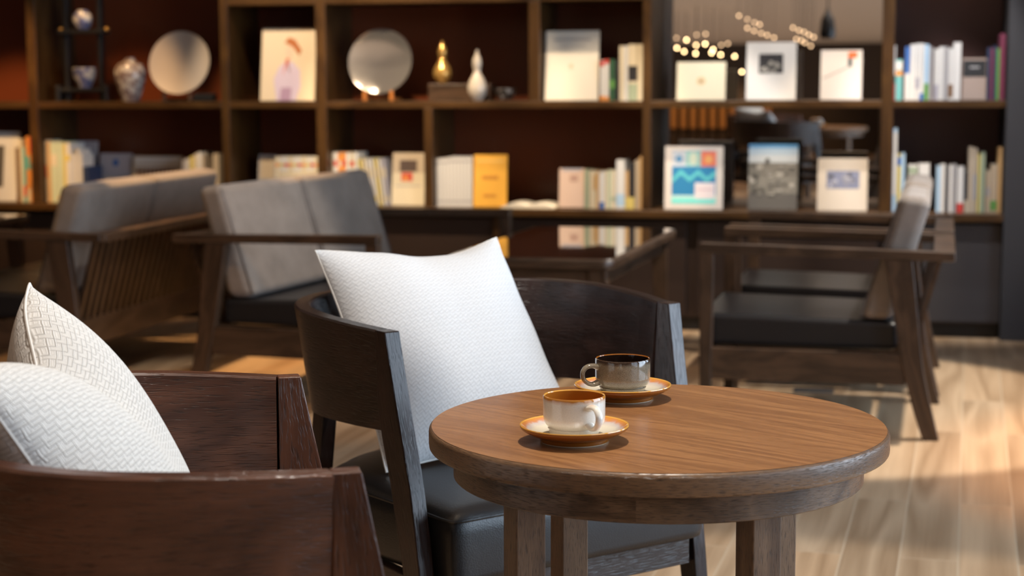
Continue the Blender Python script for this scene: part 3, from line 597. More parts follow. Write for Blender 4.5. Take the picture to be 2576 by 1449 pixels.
for a, b_, t, c, n, bd in ((1509, 1520, 152, 'white', 'white spine with red head right of the tall white book', ((.85, .98, 'red'), (0, .12, 'orange'))), (1520, 1532, 150, 'white', 'white spine with orange foot beside the green one', ((0, .1, 'orange'), (.9, 1, 'red'))), (1533, 1547, 150, 'dgreen', 'dark green spine on the upper shelf', ((.3, .5, 'green'),)),
                       (1548, 1557, 152, 'black', 'black spine left of the tall cream set', None), (1558, 1570, 116, 'cream', 'tall cream spine, first of the set on the upper shelf', None), (1570, 1580, 116, 'white', 'tall white spine, second of the set on the upper shelf', None),
                       (1580, 1604, 112, 'cream', 'thick cream spine with a black patch on the upper shelf', ((.35, .62, 'black'), (.0, .3, 'sage'))), (1604, 1618, 112, 'cream', 'tall cream spine against the upright on the upper shelf', None)):
    book(a, b_, t, SH, c, n, v=.05, band=bd)
face_book(1702, 1824, 158, SH, (.66, .60, .46), 'wide cream book with a tiny golden emblem before the mirror', ((.41, .59, .40, .60, (.60, .45, .22), 'disc'), (.46, .54, .46, .54, (.28, .20, .22), 'disc')), v=.05)
pr = [(.25, .74, .46, .80, (.03, .03, .035))]
for k in range(14):
    x, z = .27 + random.random() * .38, .47 + random.random() * .16; g_ = random.choice((.25, .4, .5)); pr.append((x, x + .07, z, z + .05, (g_, g_ * .95, g_ * .85)))
face_book(1877, 2002, 108, SH, (.70, .68, .66), 'tall white book with black and white photograph before the mirror', tuple(pr), v=.05)
face_book(2064, 2168, 128, SH, (.70, .65, .62), 'white book with small red and dark figure before the mirror', ((.66, .88, .84, .96, (.80, .15, .03)), (.66, .76, .66, .84, (.05, .07, .08)), (0, 0, 0, 0, (.35, .33, .32), 'poly', ((.05, .44), (.7, .68), (.72, .665), (.06, .42)))), v=.05)
for a, b_, t, c, n, bd in ((2240, 2252, 112, 'black', 'black and white lettered spine at the left of the upper right bay', ((.45, .98, 'white'), (.0, .3, 'red'))), (2252, 2270, 150, 'teal', 'teal spine with orange and white head', ((.75, .95, 'white'), (.6, .72, 'orange'))),
                       (2276, 2289, 118, 'blue', 'blue headed white spine on the upper right shelf', ((.0, .5, 'white'),)), (2289, 2303, 112, 'white', 'white spine right of the blue headed one', None), (2303, 2314, 110, 'white', 'white spine with lilac stripe, upper right shelf', ((.2, .4, 'lilac'),)),
                       (2314, 2325, 110, 'white', 'white spine with blue foot, upper right shelf', ((.0, .12, 'blue'),)), (2325, 2337, 112, 'lblue', 'pale blue spine with green foot, upper right shelf', ((.0, .3, 'green'),)), (2337, 2346, 118, 'grey', 'grey spine left of the short gap, upper right shelf', None),
                       (2350, 2362, 123, 'white', 'white spine with blue label after the gap', ((.0, .3, 'lilac'),)), (2362, 2374, 118, 'white', 'plain white spine after the blue labelled one', None), (2374, 2386, 118, 'grey', 'pale grey spine in the upper right bay', None), (2386, 2398, 122, 'white', 'white spine with red brown foot', ((.05, .3, 'brown'),)),
                       (2398, 2418, 107, 'white', 'tallest white spine left of the half black book', None), (2484, 2491, 120, 'navy', 'dark blue thin spine at the right of the upper right bay', None), (2491, 2499, 122, 'plum', 'dark red thin spine beside the dark blue one', None),
                       (2499, 2506, 115, 'navy', 'second dark blue spine near the pillar', None), (2506, 2515, 122, 'green', 'green spine near the dark pillar', None), (2515, 2529, 85, 'plum', 'tallest plum red spine against the dark pillar', None)):
    book(a, b_, t, SH, c, n, v=.05, band=bd)
face_book(2421, 2481, 148, SH, (.36, .28, .24), 'half black half beige book face out on the upper right shelf', ((.02, .98, .55, .95, (.02, .022, .025)), (.3, .7, .76, .80, 'grey')), v=.05, tilt=5)

# ------------------------------------------------------------------ ornaments
def at_shelf(px, v, z0): return B(bk(px, 300, v)[0], v, z0 + .0008)
def pxm(v=.1): return 7.9 / FPX
blob = plain('blue_white_porcelain', (.55, .53, .50), .15, coat=.4)
def porcelain(name, base, blot, sc, thr=.5):
    m, nt, b = nodes(name); L = nt.links.new; setp(b, rough=.12, coat=.4)
    tc = N(nt, 'ShaderNodeTexCoord'); n = N(nt, 'ShaderNodeTexNoise'); n.inputs['Scale'].default_value = sc; n.inputs['Detail'].default_value = 3; L(tc.outputs['Object'], n.inputs['Vector'])
    rp = ramp(nt, ((thr - .04, base), (thr + .04, blot))); L(n.outputs[0], rp.inputs[0]); L(rp.outputs[0], b.inputs['Base Color']); return m
M_por = porcelain('painted_porcelain', (.55, .52, .48), (.14, .15, .28), 26)
M_por2 = porcelain('painted_vase_porcelain', (.50, .46, .42), (.22, .16, .15), 34)
M_plate = plain('grey_celadon_plate', (.42, .36, .31), .45)
M_silver = plain('silver_plate', (.60, .57, .54), .12, metal=.85)
# display stand with two tiers
st = empty('display_stand', at_shelf(218, .12, SH), BYAW, 'black two tier wooden display stand holding the small porcelain pieces', 'stand')
for s_ in (-1, 1):
    MB().box(s_ * .085 - .009, s_ * .085 + .009, -.02, .02, 0, .60, 2).build('post', M_black, st, bevel=.002)
    MB().lathe([(0, -.001), (.012, .003), (.016, .012), (.010, .02), (0, .024)], 20).build('finial', M_gold, st, loc=(s_ * .115, 0, .323))
    MB().box(s_ * .12 - .010, s_ * .12 + .010, -.05, .05, 0, .075, 2).build('foot', M_black, st, bevel=.003)
MB().box(-.115, .115, -.045, .045, .314, .332, 0).build('tier', M_black, st, bevel=.002)
MB().box(-.11, .11, -.045, .045, .045, .062, 0).build('tier', M_black, st, bevel=.002)
MB().box(-.095, .095, -.012, .012, .59, .608, 0).build('top_rail', M_black, st, bevel=.002)
def vase(name, px, v, z, prof, mat, label, cat='vase', n=40):
    o = MB().lathe(prof, n).build(name, mat, loc=at_shelf(px, v, z), rot=BYAW); return tag(o, label, cat)
vase('porcelain_jar', 216, .12, SH + .333, [(0, 0), (.022, 0), (.024, .003), (.040, .022), (.046, .046), (.040, .070), (.026, .084), (.022, .090), (.019, .090), (.0, .088)], M_por, 'small round porcelain jar on the upper tier of the black stand', 'jar')
vase('porcelain_bowl', 217, .12, SH + .063, [(0, 0), (.028, 0), (.030, .010), (.034, .016), (.052, .05), (.058, .094), (.056, .094), (.048, .05), (.03, .02), (0, .018)], M_por, 'blue and white porcelain bowl on the lower tier of the black stand', 'bowl')
vase('porcelain_vase', 331, .09, SH, [(0, 0), (.038, 0), (.040, .004), (.055, .05), (.072, .11), (.072, .145), (.055, .172), (.026, .184), (.022, .196), (.024, .200), (.018, .200), (0, .19)], M_por2, 'painted porcelain vase with broad shoulders left of the pale plate')
def plate(px, py, r, v, z0, mat, label, tilt, standmat, squash=1):
    pos = B(bk(px, py, v)[0], v, z0)
    p = MB().lathe([(0, .0), (r * .45, 0), (r * .55, .003), (r * .94, .014), (r, .018), (r * .995, .022), (r * .93, .019), (r * .55, .008), (0, .006)], 72).build('plate', mat)
    p.matrix_world = Matrix.Translation(pos + Vector((0, 0, r * math.cos(tilt) + .029)) + BW * (r * math.sin(tilt) * .9 - .02)) @ Matrix.Rotation(BYAW, 4, 'Z') @ Matrix.Rotation(math.pi / 2 - tilt, 4, 'X')
    tag(p, label, 'plate')
    s_ = empty('plate_stand', pos + Vector((0, 0, .001)), BYAW, 'small wooden stand under the ' + label.split(' on ')[0], 'stand')
    for k in (-1, 1):
        MB().box(k * r * .42 - .009, k * r * .42 + .009, -.055, .09, 0, .014, 1).build('foot', standmat, s_, bevel=.003)
        MB().box(k * r * .42 - .009, k * r * .42 + .009, -.054, -.046, .014, .045, 2).build('hook', standmat, s_, bevel=.003)
    MB().box(-r * .42, r * .42, .06, .072, .002, .014, 0).build('crossbar', standmat, s_)
    return p
plate(453, 160, .148, .10, SH, M_plate, 'large pale grey round plate on a small stand, upper left', R(13), M_lounge)
plate(958, 160, .148, .10, SH, M_silver, 'large shiny silver round plate on an orange wooden stand', R(12), plain('orange_wood', (.50, .18, .04), .3))
dish = vase('porcelain_dish', 282, .08, CT, [(0, 0), (.05, 0), (.055, .02), (.072, .075), (.073, .092), (.06, .092), (.02, .085), (0, .085)], porcelain('white_dish', (.65, .60, .50), (.35, .35, .45), 18, .62), 'low white porcelain dish on the counter behind the left sofa', 'dish')
tag(MB().box(-.05, .05, -.02, .03, 0, .035).build('black_box', M_black, loc=at_shelf(516, .08, SH), rot=BYAW, bevel=.004), 'small flat black box right of the pale plate', 'box')
tag(MB().box(-.143, .143, -.05, .06, 0, .075).build('wooden_box', M_lounge, loc=at_shelf(1162, .14, SH), rot=BYAW, bevel=.004), 'long low wooden box under the golden gourd vase', 'box')
gourd = [(0, 0), (.020, 0), (.024, .004), (.040, .030), (.043, .055), (.034, .085), (.018, .112), (.014, .122), (.018, .138), (.021, .155), (.017, .175), (.008, .192), (.005, .208), (.007, .212), (0, .212)]
vase('gourd_vase', 1114, .13, SH + .0755, [(r * 1.0, z * .90) for r, z in gourd], plain('gold_glaze', (.55, .33, .10), .22, metal=.6), 'golden gourd shaped bottle vase standing on the wooden box')
vase('gourd_vase', 1201, .038, SH, [(r, z * 1.06) for r, z in gourd], plain('white_grey_glaze', (.55, .49, .42), .15, coat=.5), 'white and grey gourd shaped bottle vase before the wooden box')
pot = vase('incense_pot', 1271, .08, SH, [(0, .006), (.030, .006), (.036, .012), (.050, .050), (.052, .054), (.045, .054), (.034, .02), (0, .016)], porcelain('incense_glaze', (.45, .42, .38), (.05, .045, .04), 40, .48), 'small low patterned pot right of the white gourd vase', 'pot')

# ------------------------------------------------------------------ lounge seats
def lounge(W, nb, loc, yaw, label, cat, group):
    """local: faces +x, x=0 front legs, width in y"""
    t = empty('lounge_armchair' if nb == 1 else 'lounge_sofa', loc, yaw, label, cat, group); h = W / 2; X = lambda a: -a
    for s_ in (-1, 1):
        y = s_ * (h - .0225); ya, yb = y - .0225, y + .0225
        MB().hexa([(X(.765), ya, .545), (X(0), ya, .556), (X(0), yb, .556), (X(.765), yb, .545), (X(.765), ya, .573), (X(0), ya, .587), (X(0), yb, .587), (X(.765), yb, .573)], 0).build('armrest', M_lounge, t, bevel=.004)
        MB().hexa([(X(.036), ya + .004, 0), (X(.004), ya + .004, 0), (X(.004), yb - .004, 0), (X(.036), yb - .004, 0), (X(.044), ya + .004, .557), (X(0), ya + .004, .557), (X(0), yb - .004, .557), (X(.044), yb - .004, .557)], 2).build('leg', M_lounge, t, bevel=.003)
        f = [(.560, .640, .548), (.578, .652, .45), (.592, .662, .36), (.612, .674, .25), (.632, .690, .165), (.655, .710, .08), (.682, .730, 0)]
        a = spline([(q[0], 0, q[2]) for q in f], 4); b_ = spline([(q[1], 0, q[2]) for q in f], 4); rows = []
        for p, q in zip(a, b_): rows.append([(X(p.x), ya + .004, p.z), (X(p.x), yb - .004, p.z), (X(q.x), yb - .004, q.z), (X(q.x), ya + .004, q.z)])
        MB().loft(rows, True, True, swap=False).build('leg', M_lounge, t, bevel=.003)
        MB().box(X(.625), X(.03), y - .014, y + .014, .165, .262, 0).build('side_apron', M_lounge, t, bevel=.003)
    MB().box(X(.050), X(.022), -h + .045, h - .045, .175, .262, 1).build('front_apron', M_lounge, t, bevel=.003)
    MB().box(X(.650), X(.622), -h + .045, h - .045, .165, .262, 1).build('rear_apron', M_lounge, t, bevel=.003)
    MB().hexa([(X(.765), -h + .045, .540), (X(.700), -h + .045, .541), (X(.700), h - .045, .541), (X(.765), h - .045, .540), (X(.765), -h + .045, .570), (X(.700), -h + .045, .571), (X(.700), h - .045, .571), (X(.765), h - .045, .570)], 1).build('back_rail', M_lounge, t, bevel=.004)
    n = round((W - .1) / .052); sp = (W - .13) / n
    for k in range(n + 1):
        y = -h + .065 + k * sp
        MB().hexa([(X(.648), y - .011, .255), (X(.632), y - .011, .255), (X(.632), y + .011, .255), (X(.648), y + .011, .255), (X(.728), y - .011, .545), (X(.712), y - .011, .545), (X(.712), y + .011, .545), (X(.728), y + .011, .545)], 2).build('slat', M_lounge, t)
    sw = (W - .094) / nb
    for k in range(nb):
        y0 = -h + .047 + k * sw + .002; y1 = y0 + sw - .006
        MB().hexa([(X(.60), y0, .264), (X(-.005), y0, .264), (X(-.005), y1, .264), (X(.60), y1, .264), (X(.60), y0, .352), (X(-.005), y0, .366), (X(-.005), y1, .366), (X(.60), y1, .352)], 1).build('seat_cushion', M_seatblk, t, bevel=.018, seg=4)
        o = MB().hexa([(X(.585), y0, .356), (X(.485), y0, .358), (X(.485), y1, .358), (X(.585), y1, .356), (X(.695), y0, .728), (X(.598), y0, .742), (X(.598), y1, .742), (X(.695), y1, .728)], 1).build('back_cushion', M_grey, t, bevel=.032, seg=6)
        pts = [(X(.490), y, z) for y, z in ((y0 + .012, .37), (y1 - .012, .37))] + [(X(.601), y, .722) for y in (y1 - .012, y0 + .012)]
        MB().tube(pts, .0035, 6, closed=True).build('piping', M_greyseam, o)
    return t
def facing(v): return math.atan2(v[1], v[0])
def place_lounge(W, nb, corner, ang, near_left, *lab):
    """corner = near front leg position; ang = yaw of facing; near_left: +1 if the near side is local -y"""
    f = Vector((math.cos(ang), math.sin(ang), 0)); l = Vector((-f.y, f.x, 0)) * near_left
    return lounge(W, nb, Vector(corner) + l * W / 2, ang, *lab)
a_R = math.pi - R(14)
G1 = 'pair of single lounge armchairs right of the coffee table'
place_lounge(.66, 1, (.577, 5.30, 0), a_R, -1, 'nearer lounge armchair with grey back and black seat behind the round table', 'armchair', G1)
o_ = Vector((.577, 5.30, 0)) + Vector((math.sin(R(14)), math.cos(R(14)), 0)) * .76
place_lounge(.66, 1, o_, a_R, -1, 'farther lounge armchair with grey back, right beside the bookcase counter', 'armchair', G1)
a1 = -R(20)
place_lounge(1.30, 2, (-.44, 5.60, 0), a1, 1, 'grey two seat sofa with wooden arms behind the white cushion chair', 'sofa', 'two seat lounge sofas standing back to back')
a2 = math.pi - R(13)
f2 = Vector((math.cos(a2), math.sin(a2), 0))
place_lounge(1.30, 2, Vector((-1.405, 5.87, 0)) + f2 * .765, a2, -1, 'grey two seat sofa seen from behind with slatted wooden back, far left', 'sofa', 'two seat lounge sofas standing back to back')

# ------------------------------------------------------------------ coffee tables
M_gloss = plain('glossy_dark_tabletop', (.022, .012, .009), .03, coat=1.0, coatr=.02)
def rrect(L_, W_, r, n=8):
    out = []
    for cx, cy, a0 in ((L_ / 2 - r, W_ / 2 - r, 0), (-L_ / 2 + r, W_ / 2 - r, 90), (-L_ / 2 + r, -W_ / 2 + r, 180), (L_ / 2 - r, -W_ / 2 + r, 270)):
        for k in range(n + 1): a = R(a0 + 90 * k / n); out.append((cx + r * math.cos(a), cy + r * math.sin(a)))
    return out
def coffee(corner, ang, W_, L_, H, label):
    d = Vector((math.cos(ang), math.sin(ang), 0)); w_ = Vector((-d.y, d.x, 0))
    t = empty('coffee_table', Vector(corner) - d * W_ / 2 + w_ * L_ / 2, ang, label, 'coffee table')
    rows = []
    for s_, z in ((-.012, H - .034), (-.002, H - .030), (0, H - .022), (0, H - .008), (-.002, H - .003), (-.006, H)):
        rows.append([(x, y, z) for x, y in rrect(W_ + 2 * s_, L_ + 2 * s_, .05 + s_)])
    MB().loft(rows, True, True, swap=True).build('tabletop', M_lounge, t)
    MB().loft([[(x, y, z) for x, y in rrect(W_ - .03, L_ - .03, .04)] for z in (H - .002, H + .0006)], True, True, swap=True).build('glossy_surface', M_gloss, t)
    for s_ in (-1, 1):
        MB().box(s_ * (W_ / 2 - .05) - .011, s_ * (W_ / 2 - .05) + .011, -L_ / 2 + .07, L_ / 2 - .07, H - .085, H - .034, 1).build('apron', M_lounge, t, bevel=.003)
        MB().box(-W_ / 2 + .07, W_ / 2 - .07, s_ * (L_ / 2 - .05) - .011, s_ * (L_ / 2 - .05) + .011, H - .085, H - .034, 0).build('apron', M_lounge, t, bevel=.003)
        for q in (-1, 1): MB().bar((q * (W_ / 2 - .045), s_ * (L_ / 2 - .045), 0), (q * (W_ / 2 - .06), s_ * (L_ / 2 - .06), H - .034), .034, .034, .06, .06).build('leg', M_lounge, t, bevel=.003)
    return t
coffee((.318, 5.36, 0), -R(15), .56, 1.20, .53, 'long glossy dark coffee table reflecting the books in the middle')
coffee((-2.30, 6.25, 0), -R(13), .56, 1.15, .53, 'dark coffee table with lit top, cut by the left edge')

# ------------------------------------------------------------------ barrel chairs
def barrel(M, n, label, wm, grp):
    t = empty('barrel_armchair', (M[0], M[1], 0), math.atan2(n[1], n[0]), label, 'armchair', grp)
    pl = [(-.030, .287), (-.10, .300), (-.19, .306), (-.27, .293), (-.345, .245), (-.400, .165), (-.432, .075), (-.440, 0)]
    top = spline([(x, y, 0) for x, y in pl], 6); top = top + [Vector((p.x, -p.y, 0)) for p in reversed(top[:-1])]
    rows = []; N_ = len(top)
    for i, p in enumerate(top):
        tg = (top[min(i + 1, N_ - 1)] - top[max(i - 1, 0)]).normalized(); nr = Vector((tg.y, -tg.x, 0))   # points outward?
        if nr.dot(p - Vector((-.15, 0, 0))) < 0: nr = -nr
        back = min(1, max(0, (-p.x - .03) / .41)); zt = .700 + .016 * math.sin(back * math.pi / 2); zb = .540 - .008 * back
        hw = .0135; inn = .012 + .022 * back
        o_, i_ = p + nr * hw, p - nr * hw; ob, ib = o_ - nr * inn, i_ - nr * inn
        rows.append([(o_.x - nr.x * .003, o_.y - nr.y * .003, zt), (o_.x, o_.y, zt - .003), ((o_.x + ob.x) / 2, (o_.y + ob.y) / 2, (zt + zb) / 2), (ob.x, ob.y, zb), (ib.x, ib.y, zb), ((i_.x + ib.x) / 2, (i_.y + ib.y) / 2, (zt + zb) / 2), (i_.x, i_.y, zt - .003), (i_.x + nr.x * .003, i_.y + nr.y * .003, zt)])
    MB().loft(rows, True, True).build('backrest', wm, t)
    for s_ in (-1, 1):
        f = [(-.030, .000, .700), (-.030, .012, .64), (-.029, .030, .555), (-.006, .052, .46), (.020, .072, .36), (.044, .086, .26), (.062, .098, .13), (.070, .102, 0)]
        a = spline([(q[0], 0, q[2]) for q in f], 4); b_ = spline([(q[1], 0, q[2]) for q in f], 4); rows = []
        for p, q in zip(a, b_):
            k = (.70 - p.z) / .70; yo = .3005 - .010 * min(1, k * 3); yi = yo - .0275
            rows.append([(p.x, s_ * yi, p.z), (p.x, s_ * yo, p.z), (q.x, s_ * yo, q.z), (q.x, s_ * yi, q.z)] if s_ > 0 else [(p.x, s_ * yo, p.z), (p.x, s_ * yi, p.z), (q.x, s_ * yi, q.z), (q.x, s_ * yo, q.z)])
        MB().loft(rows, True, True).build('arm_post', wm, t, bevel=.0022)
        MB().bar((-.415, s_ * .225, 0), (-.335, s_ * .215, .548), .030, .030, .036, .030).build('leg', wm, t, bevel=.003)
        MB().hexa([(-.36, s_ * .245 - .011, .262), (.075, s_ * .262 - .011, .262), (.075, s_ * .262 + .011, .262), (-.36, s_ * .245 + .011, .262), (-.36, s_ * .245 - .011, .312), (.06, s_ * .262 - .011, .312), (.06, s_ * .262 + .011, .312), (-.36, s_ * .245 + .011, .312)], 0).build('seat_rail', wm, t, bevel=.002)
    MB().box(.062, .084, -.252, .252, .262, .308, 1).build('seat_rail', wm, t, bevel=.002)
    MB().box(-.372, -.35, -.235, .235, .262, .312, 1).build('seat_rail', wm, t, bevel=.002)
    ol = [(.118, -.20), (.118, -.10), (.118, 0), (.118, .10), (.118, .20), (.117, .246), (.098, .2575), (.03, .258), (-.08, .262), (-.2, .262), (-.29, .235), (-.35, .17), (-.385, .08), (-.392, 0), (-.385, -.08), (-.35, -.17), (-.29, -.235), (-.2, -.262), (-.08, -.262), (.03, -.258), (.098, -.2575), (.117, -.246)]
    pt = spline([(x, y, 0) for x, y in ol + ol[:1]], 4)[:-1]; c = Vector((-.13, 0, 0)); rows = []
    for z, d in ((.314, .012), (.318, .003), (.330, 0), (.395, 0), (.410, .002), (.421, .008), (.429, .022), (.434, .05), (.438, .10), (.440, .16), (.441, .22)):
        rr = []
        for p in pt: q = p - c; L_ = q.length; rr.append(c + q * ((L_ - d) / L_) + Vector((0, 0, z)))
        rows.append(rr)
    MB().loft(rows, True, True).build('seat', M_leather, t, sharp=60)
    MB().tube([c + (p - c) * ((p - c).length - .004) / (p - c).length + Vector((0, 0, .4165)) for p in pt], .0026, 6, closed=True).build('piping', M_leather, t)
    return t
GB = 'pair of dark barrel armchairs at the round table'
barrel((-.215, 1.962), (.975, .223), 'reddish brown barrel armchair nearest the camera, cut by the left edge', M_brown, GB)
barrel((.048, 2.805), (.58, -.81), 'black brown barrel armchair with black leather seat behind the round table', M_dark, GB)

# ------------------------------------------------------------------ cushions
def cushion(TL, TR, BR, BL, T, mat, label, front, dip=0, dc=.5, dw=.20, thin=.55, pinch=.020, size=.42, uvrot=0, dent=None, n=56):
    """front = vector the front face points to"""
    TL, TR, BR, BL = map(Vector, (TL, TR, BR, BL)); C = (TL + TR + BR + BL) / 4; front = Vector(front).normalized()
    nrm = ((TR - TL) + (BR - BL)).cross((BL - TL) + (BR - TR)).normalized()
    if nrm.dot(front) < 0: nrm = -nrm
    def mid(u, v):                     # u: left-right, v: top-bottom
        p = TL * (1 - u) * (1 - v) + TR * u * (1 - v) + BR * u * v + BL * (1 - u) * v
        bu, bv = 4 * u * (1 - u), 4 * v * (1 - v); ex, ey = (TR - TL + BR - BL).normalized(), (BL - TL + BR - TR).normalized()
        p = p - ex * pinch * (2 * u - 1) * bv - ey * pinch * (2 * v - 1) * bu
        if dip: p = p + ey * dip * math.exp(-((u - dc) / dw) ** 2) * (1 - v) ** 2.2
        return p
    def prof(u, v):
        a, b_ = abs(2 * u - 1), abs(2 * v - 1)
        w_ = ((1 - a ** 2.6) * (1 - b_ ** 2.6)) ** .62
        if dip: w_ *= 1 - thin * math.exp(-((u - .5) / .13) ** 2) * (1 - v) ** 3
        w_ += .02 * math.sin(u * 23 + v * 7) * bw(a) * (b_ ** 3) + .02 * math.sin(v * 19 + u * 5) * bw(b_) * (a ** 3)
        return w_
    def bw(x): return max(0, 1 - x * x)
    mb = MB(); cr, sr = math.cos(uvrot), math.sin(uvrot)
    for sd in (1, -1):
        rows, uvs = [], []
        for i in range(n + 1):
            v = .5 - .5 * math.cos(math.pi * i / n); r_, q_ = [], []
            for j in range(n + 1):
                u = .5 - .5 * math.cos(math.pi * j / n); r_.append(mid(u, v) + nrm * sd * T / 2 * prof(u, v) * (1 if sd > 0 else .9) - C)
                a, b_ = u * size, v * size; q_.append((a * cr - b_ * sr, a * sr + b_ * cr))
            rows.append(r_); uvs.append(q_)
        mb.grid(rows, uvs, 0, flip=(sd > 0))
    o = mb.build('throw_cushion', mat, loc=C, weld=True, sharp=70)
    import bmesh
    bm = bmesh.new(); bm.from_mesh(o.data); bmesh.ops.recalc_face_normals(bm, faces=bm.faces); bm.to_mesh(o.data); bm.free()
    pts = [mid(k / 40, 0) - C for k in range(40)] + [mid(1, k / 40) - C for k in range(40)] + [mid(1 - k / 40, 1) - C for k in range(40)] + [mid(0, 1 - k / 40) - C for k in range(40)]
    MB().tube(pts, .0017, 6, closed=True).build('piping', M_pipe, o)
    return tag(o, label, 'cushion')
# cushion on the far chair
cushion((-.338, 2.96, .795), (-.032, 3.20, .803), (.125, 3.02, .447), (-.21, 2.81, .440), .17, M_cushB, 'white patterned cushion leaning in the chair behind the round table', (.55, -.8, .3), dip=.026, dc=.66, dw=.34, thin=.12, pinch=.012, size=.44, uvrot=R(28))
# cushion on the near chair (chair frame: f forward, l away from the camera)
fA = Vector((.975, .223, 0)).normalized(); lA = Vector((-fA.y, fA.x, 0)); MA = Vector((-.215, 1.962, 0))
def cA(f, l, z): return MA + fA * f + lA * l + Vector((0, 0, z))
cushion(cA(-.375, -.22, .800), cA(-.335, .225, .838), cA(-.165, .215, .447), cA(-.165, -.215, .447), .19, M_cushA, 'cream cushion with woven key pattern in the nearest chair', (1, 0, .3), dip=.065, pinch=.012, size=.46, uvrot=R(0))

# ------------------------------------------------------------------ round table
TZ = .6345; TC = Vector((.19, 2.237, 0))
rt = empty('round_table', TC, 0, 'small round walnut table with two coffee cups, brown oak edge and legs', 'table')
r0 = .30; n = 128; m = MB()
prof = [(.296, TZ - .0285, 1), (.2985, TZ - .0275, 1), (.2995, TZ - .026, 1), (.30, TZ - .022, 1), (.30, TZ - .006, 1), (.2992, TZ - .0028, 1), (.2975, TZ - .0008, 1), (.2955, TZ, 1)]
b0 = len(m.v)
for i, q in enumerate(prof):
    for j in range(n): a = 2 * math.pi * j / n; m.v.append(Vector((q[0] * math.cos(a), q[0] * math.sin(a), q[1])))
for i in range(len(prof) - 1):
    for j in range(n):
        k = (j + 1) % n; zz = lambda i: prof[i][1] + (.30 - prof[i][0])
        m.face([b0 + i * n + j, b0 + i * n + k, b0 + (i + 1) * n + k, b0 + (i + 1) * n + j], [(j / n * 1.88, zz(i)), ((j + 1) / n * 1.88, zz(i)), ((j + 1) / n * 1.88, zz(i + 1)), (j / n * 1.88, zz(i + 1))], 0)
m.face([b0 + j for j in reversed(range(n))], [(m.v[b0 + j].x, m.v[b0 + j].y) for j in reversed(range(n))], 0)
m.build('tabletop', M_edge, rt)
g = Vector((.76, -.65)).normalized(); g2 = Vector((-g.y, g.x)); m = MB()
seams = [-.30, -.205, -.135, -.045, .03, .125, .20, .30]
# veneer leaves laid side by side, each with its own grain offset
for k in range(len(seams) - 1):
    s0, s1 = seams[k], seams[k + 1]; rr = .2962; pts = []
    K = 24; a0, a1 = math.asin(max(-1, s0 / rr)) if abs(s0) < rr else math.copysign(math.pi / 2, s0), math.asin(min(1, s1 / rr)) if abs(s1) < rr else math.copysign(math.pi / 2, s1)
    for q in range(K + 1): a = lerp(a0, a1, q / K); pts.append((rr * math.cos(a), rr * math.sin(a)))
    for q in range(K + 1): a = lerp(a1, a0, q / K); pts.append((-rr * math.cos(a), rr * math.sin(a)))
    b0 = len(m.v); off = k * 1.7; sl = (.10, -.07, .05, -.12, .09, -.04, .11)[k]
    for x, y in pts: m.v.append(Vector((g.x * x + g2.x * y, g.y * x + g2.y * y, TZ + .0003)))
    m.face(list(range(b0, b0 + len(pts))), [(x + off, y + sl * x + off * .37) for x, y in pts], 0)
m.build('veneer', M_top, rt)
m = MB(); segs = ((-200, -100), (-100, -22), (-22, 60), (60, 160))
for a0, a1 in segs:
    rows = []
    for k in range(25): a = R(lerp(a0, a1, k / 24)); c, s_ = math.cos(a), math.sin(a); rows.append([(.268 * c, .268 * s_, TZ - .0285), (.268 * c, .268 * s_, TZ - .0655), (.2665 * c, .2665 * s_, TZ - .067), (.243 * c, .243 * s_, TZ - .067), (.243 * c, .243 * s_, TZ - .0285)])
    m.loft(rows, True, False)
m.build('apron', M_apron, rt)
for a in (212, 122, 302, 32):
    p = Vector((.207 * math.cos(R(a)), .207 * math.sin(R(a)), 0))
    m = MB(); ch = .0205
    m.box(-ch, ch, -ch, ch, 0, TZ - .0286, 2); m.build('leg', M_tleg, rt, bevel=.0025, loc=p, rot=R(24))
MB().box(-.277, -.268, -.008, .008, TZ - .04, TZ - .0285).build('bracket', M_black, rt)

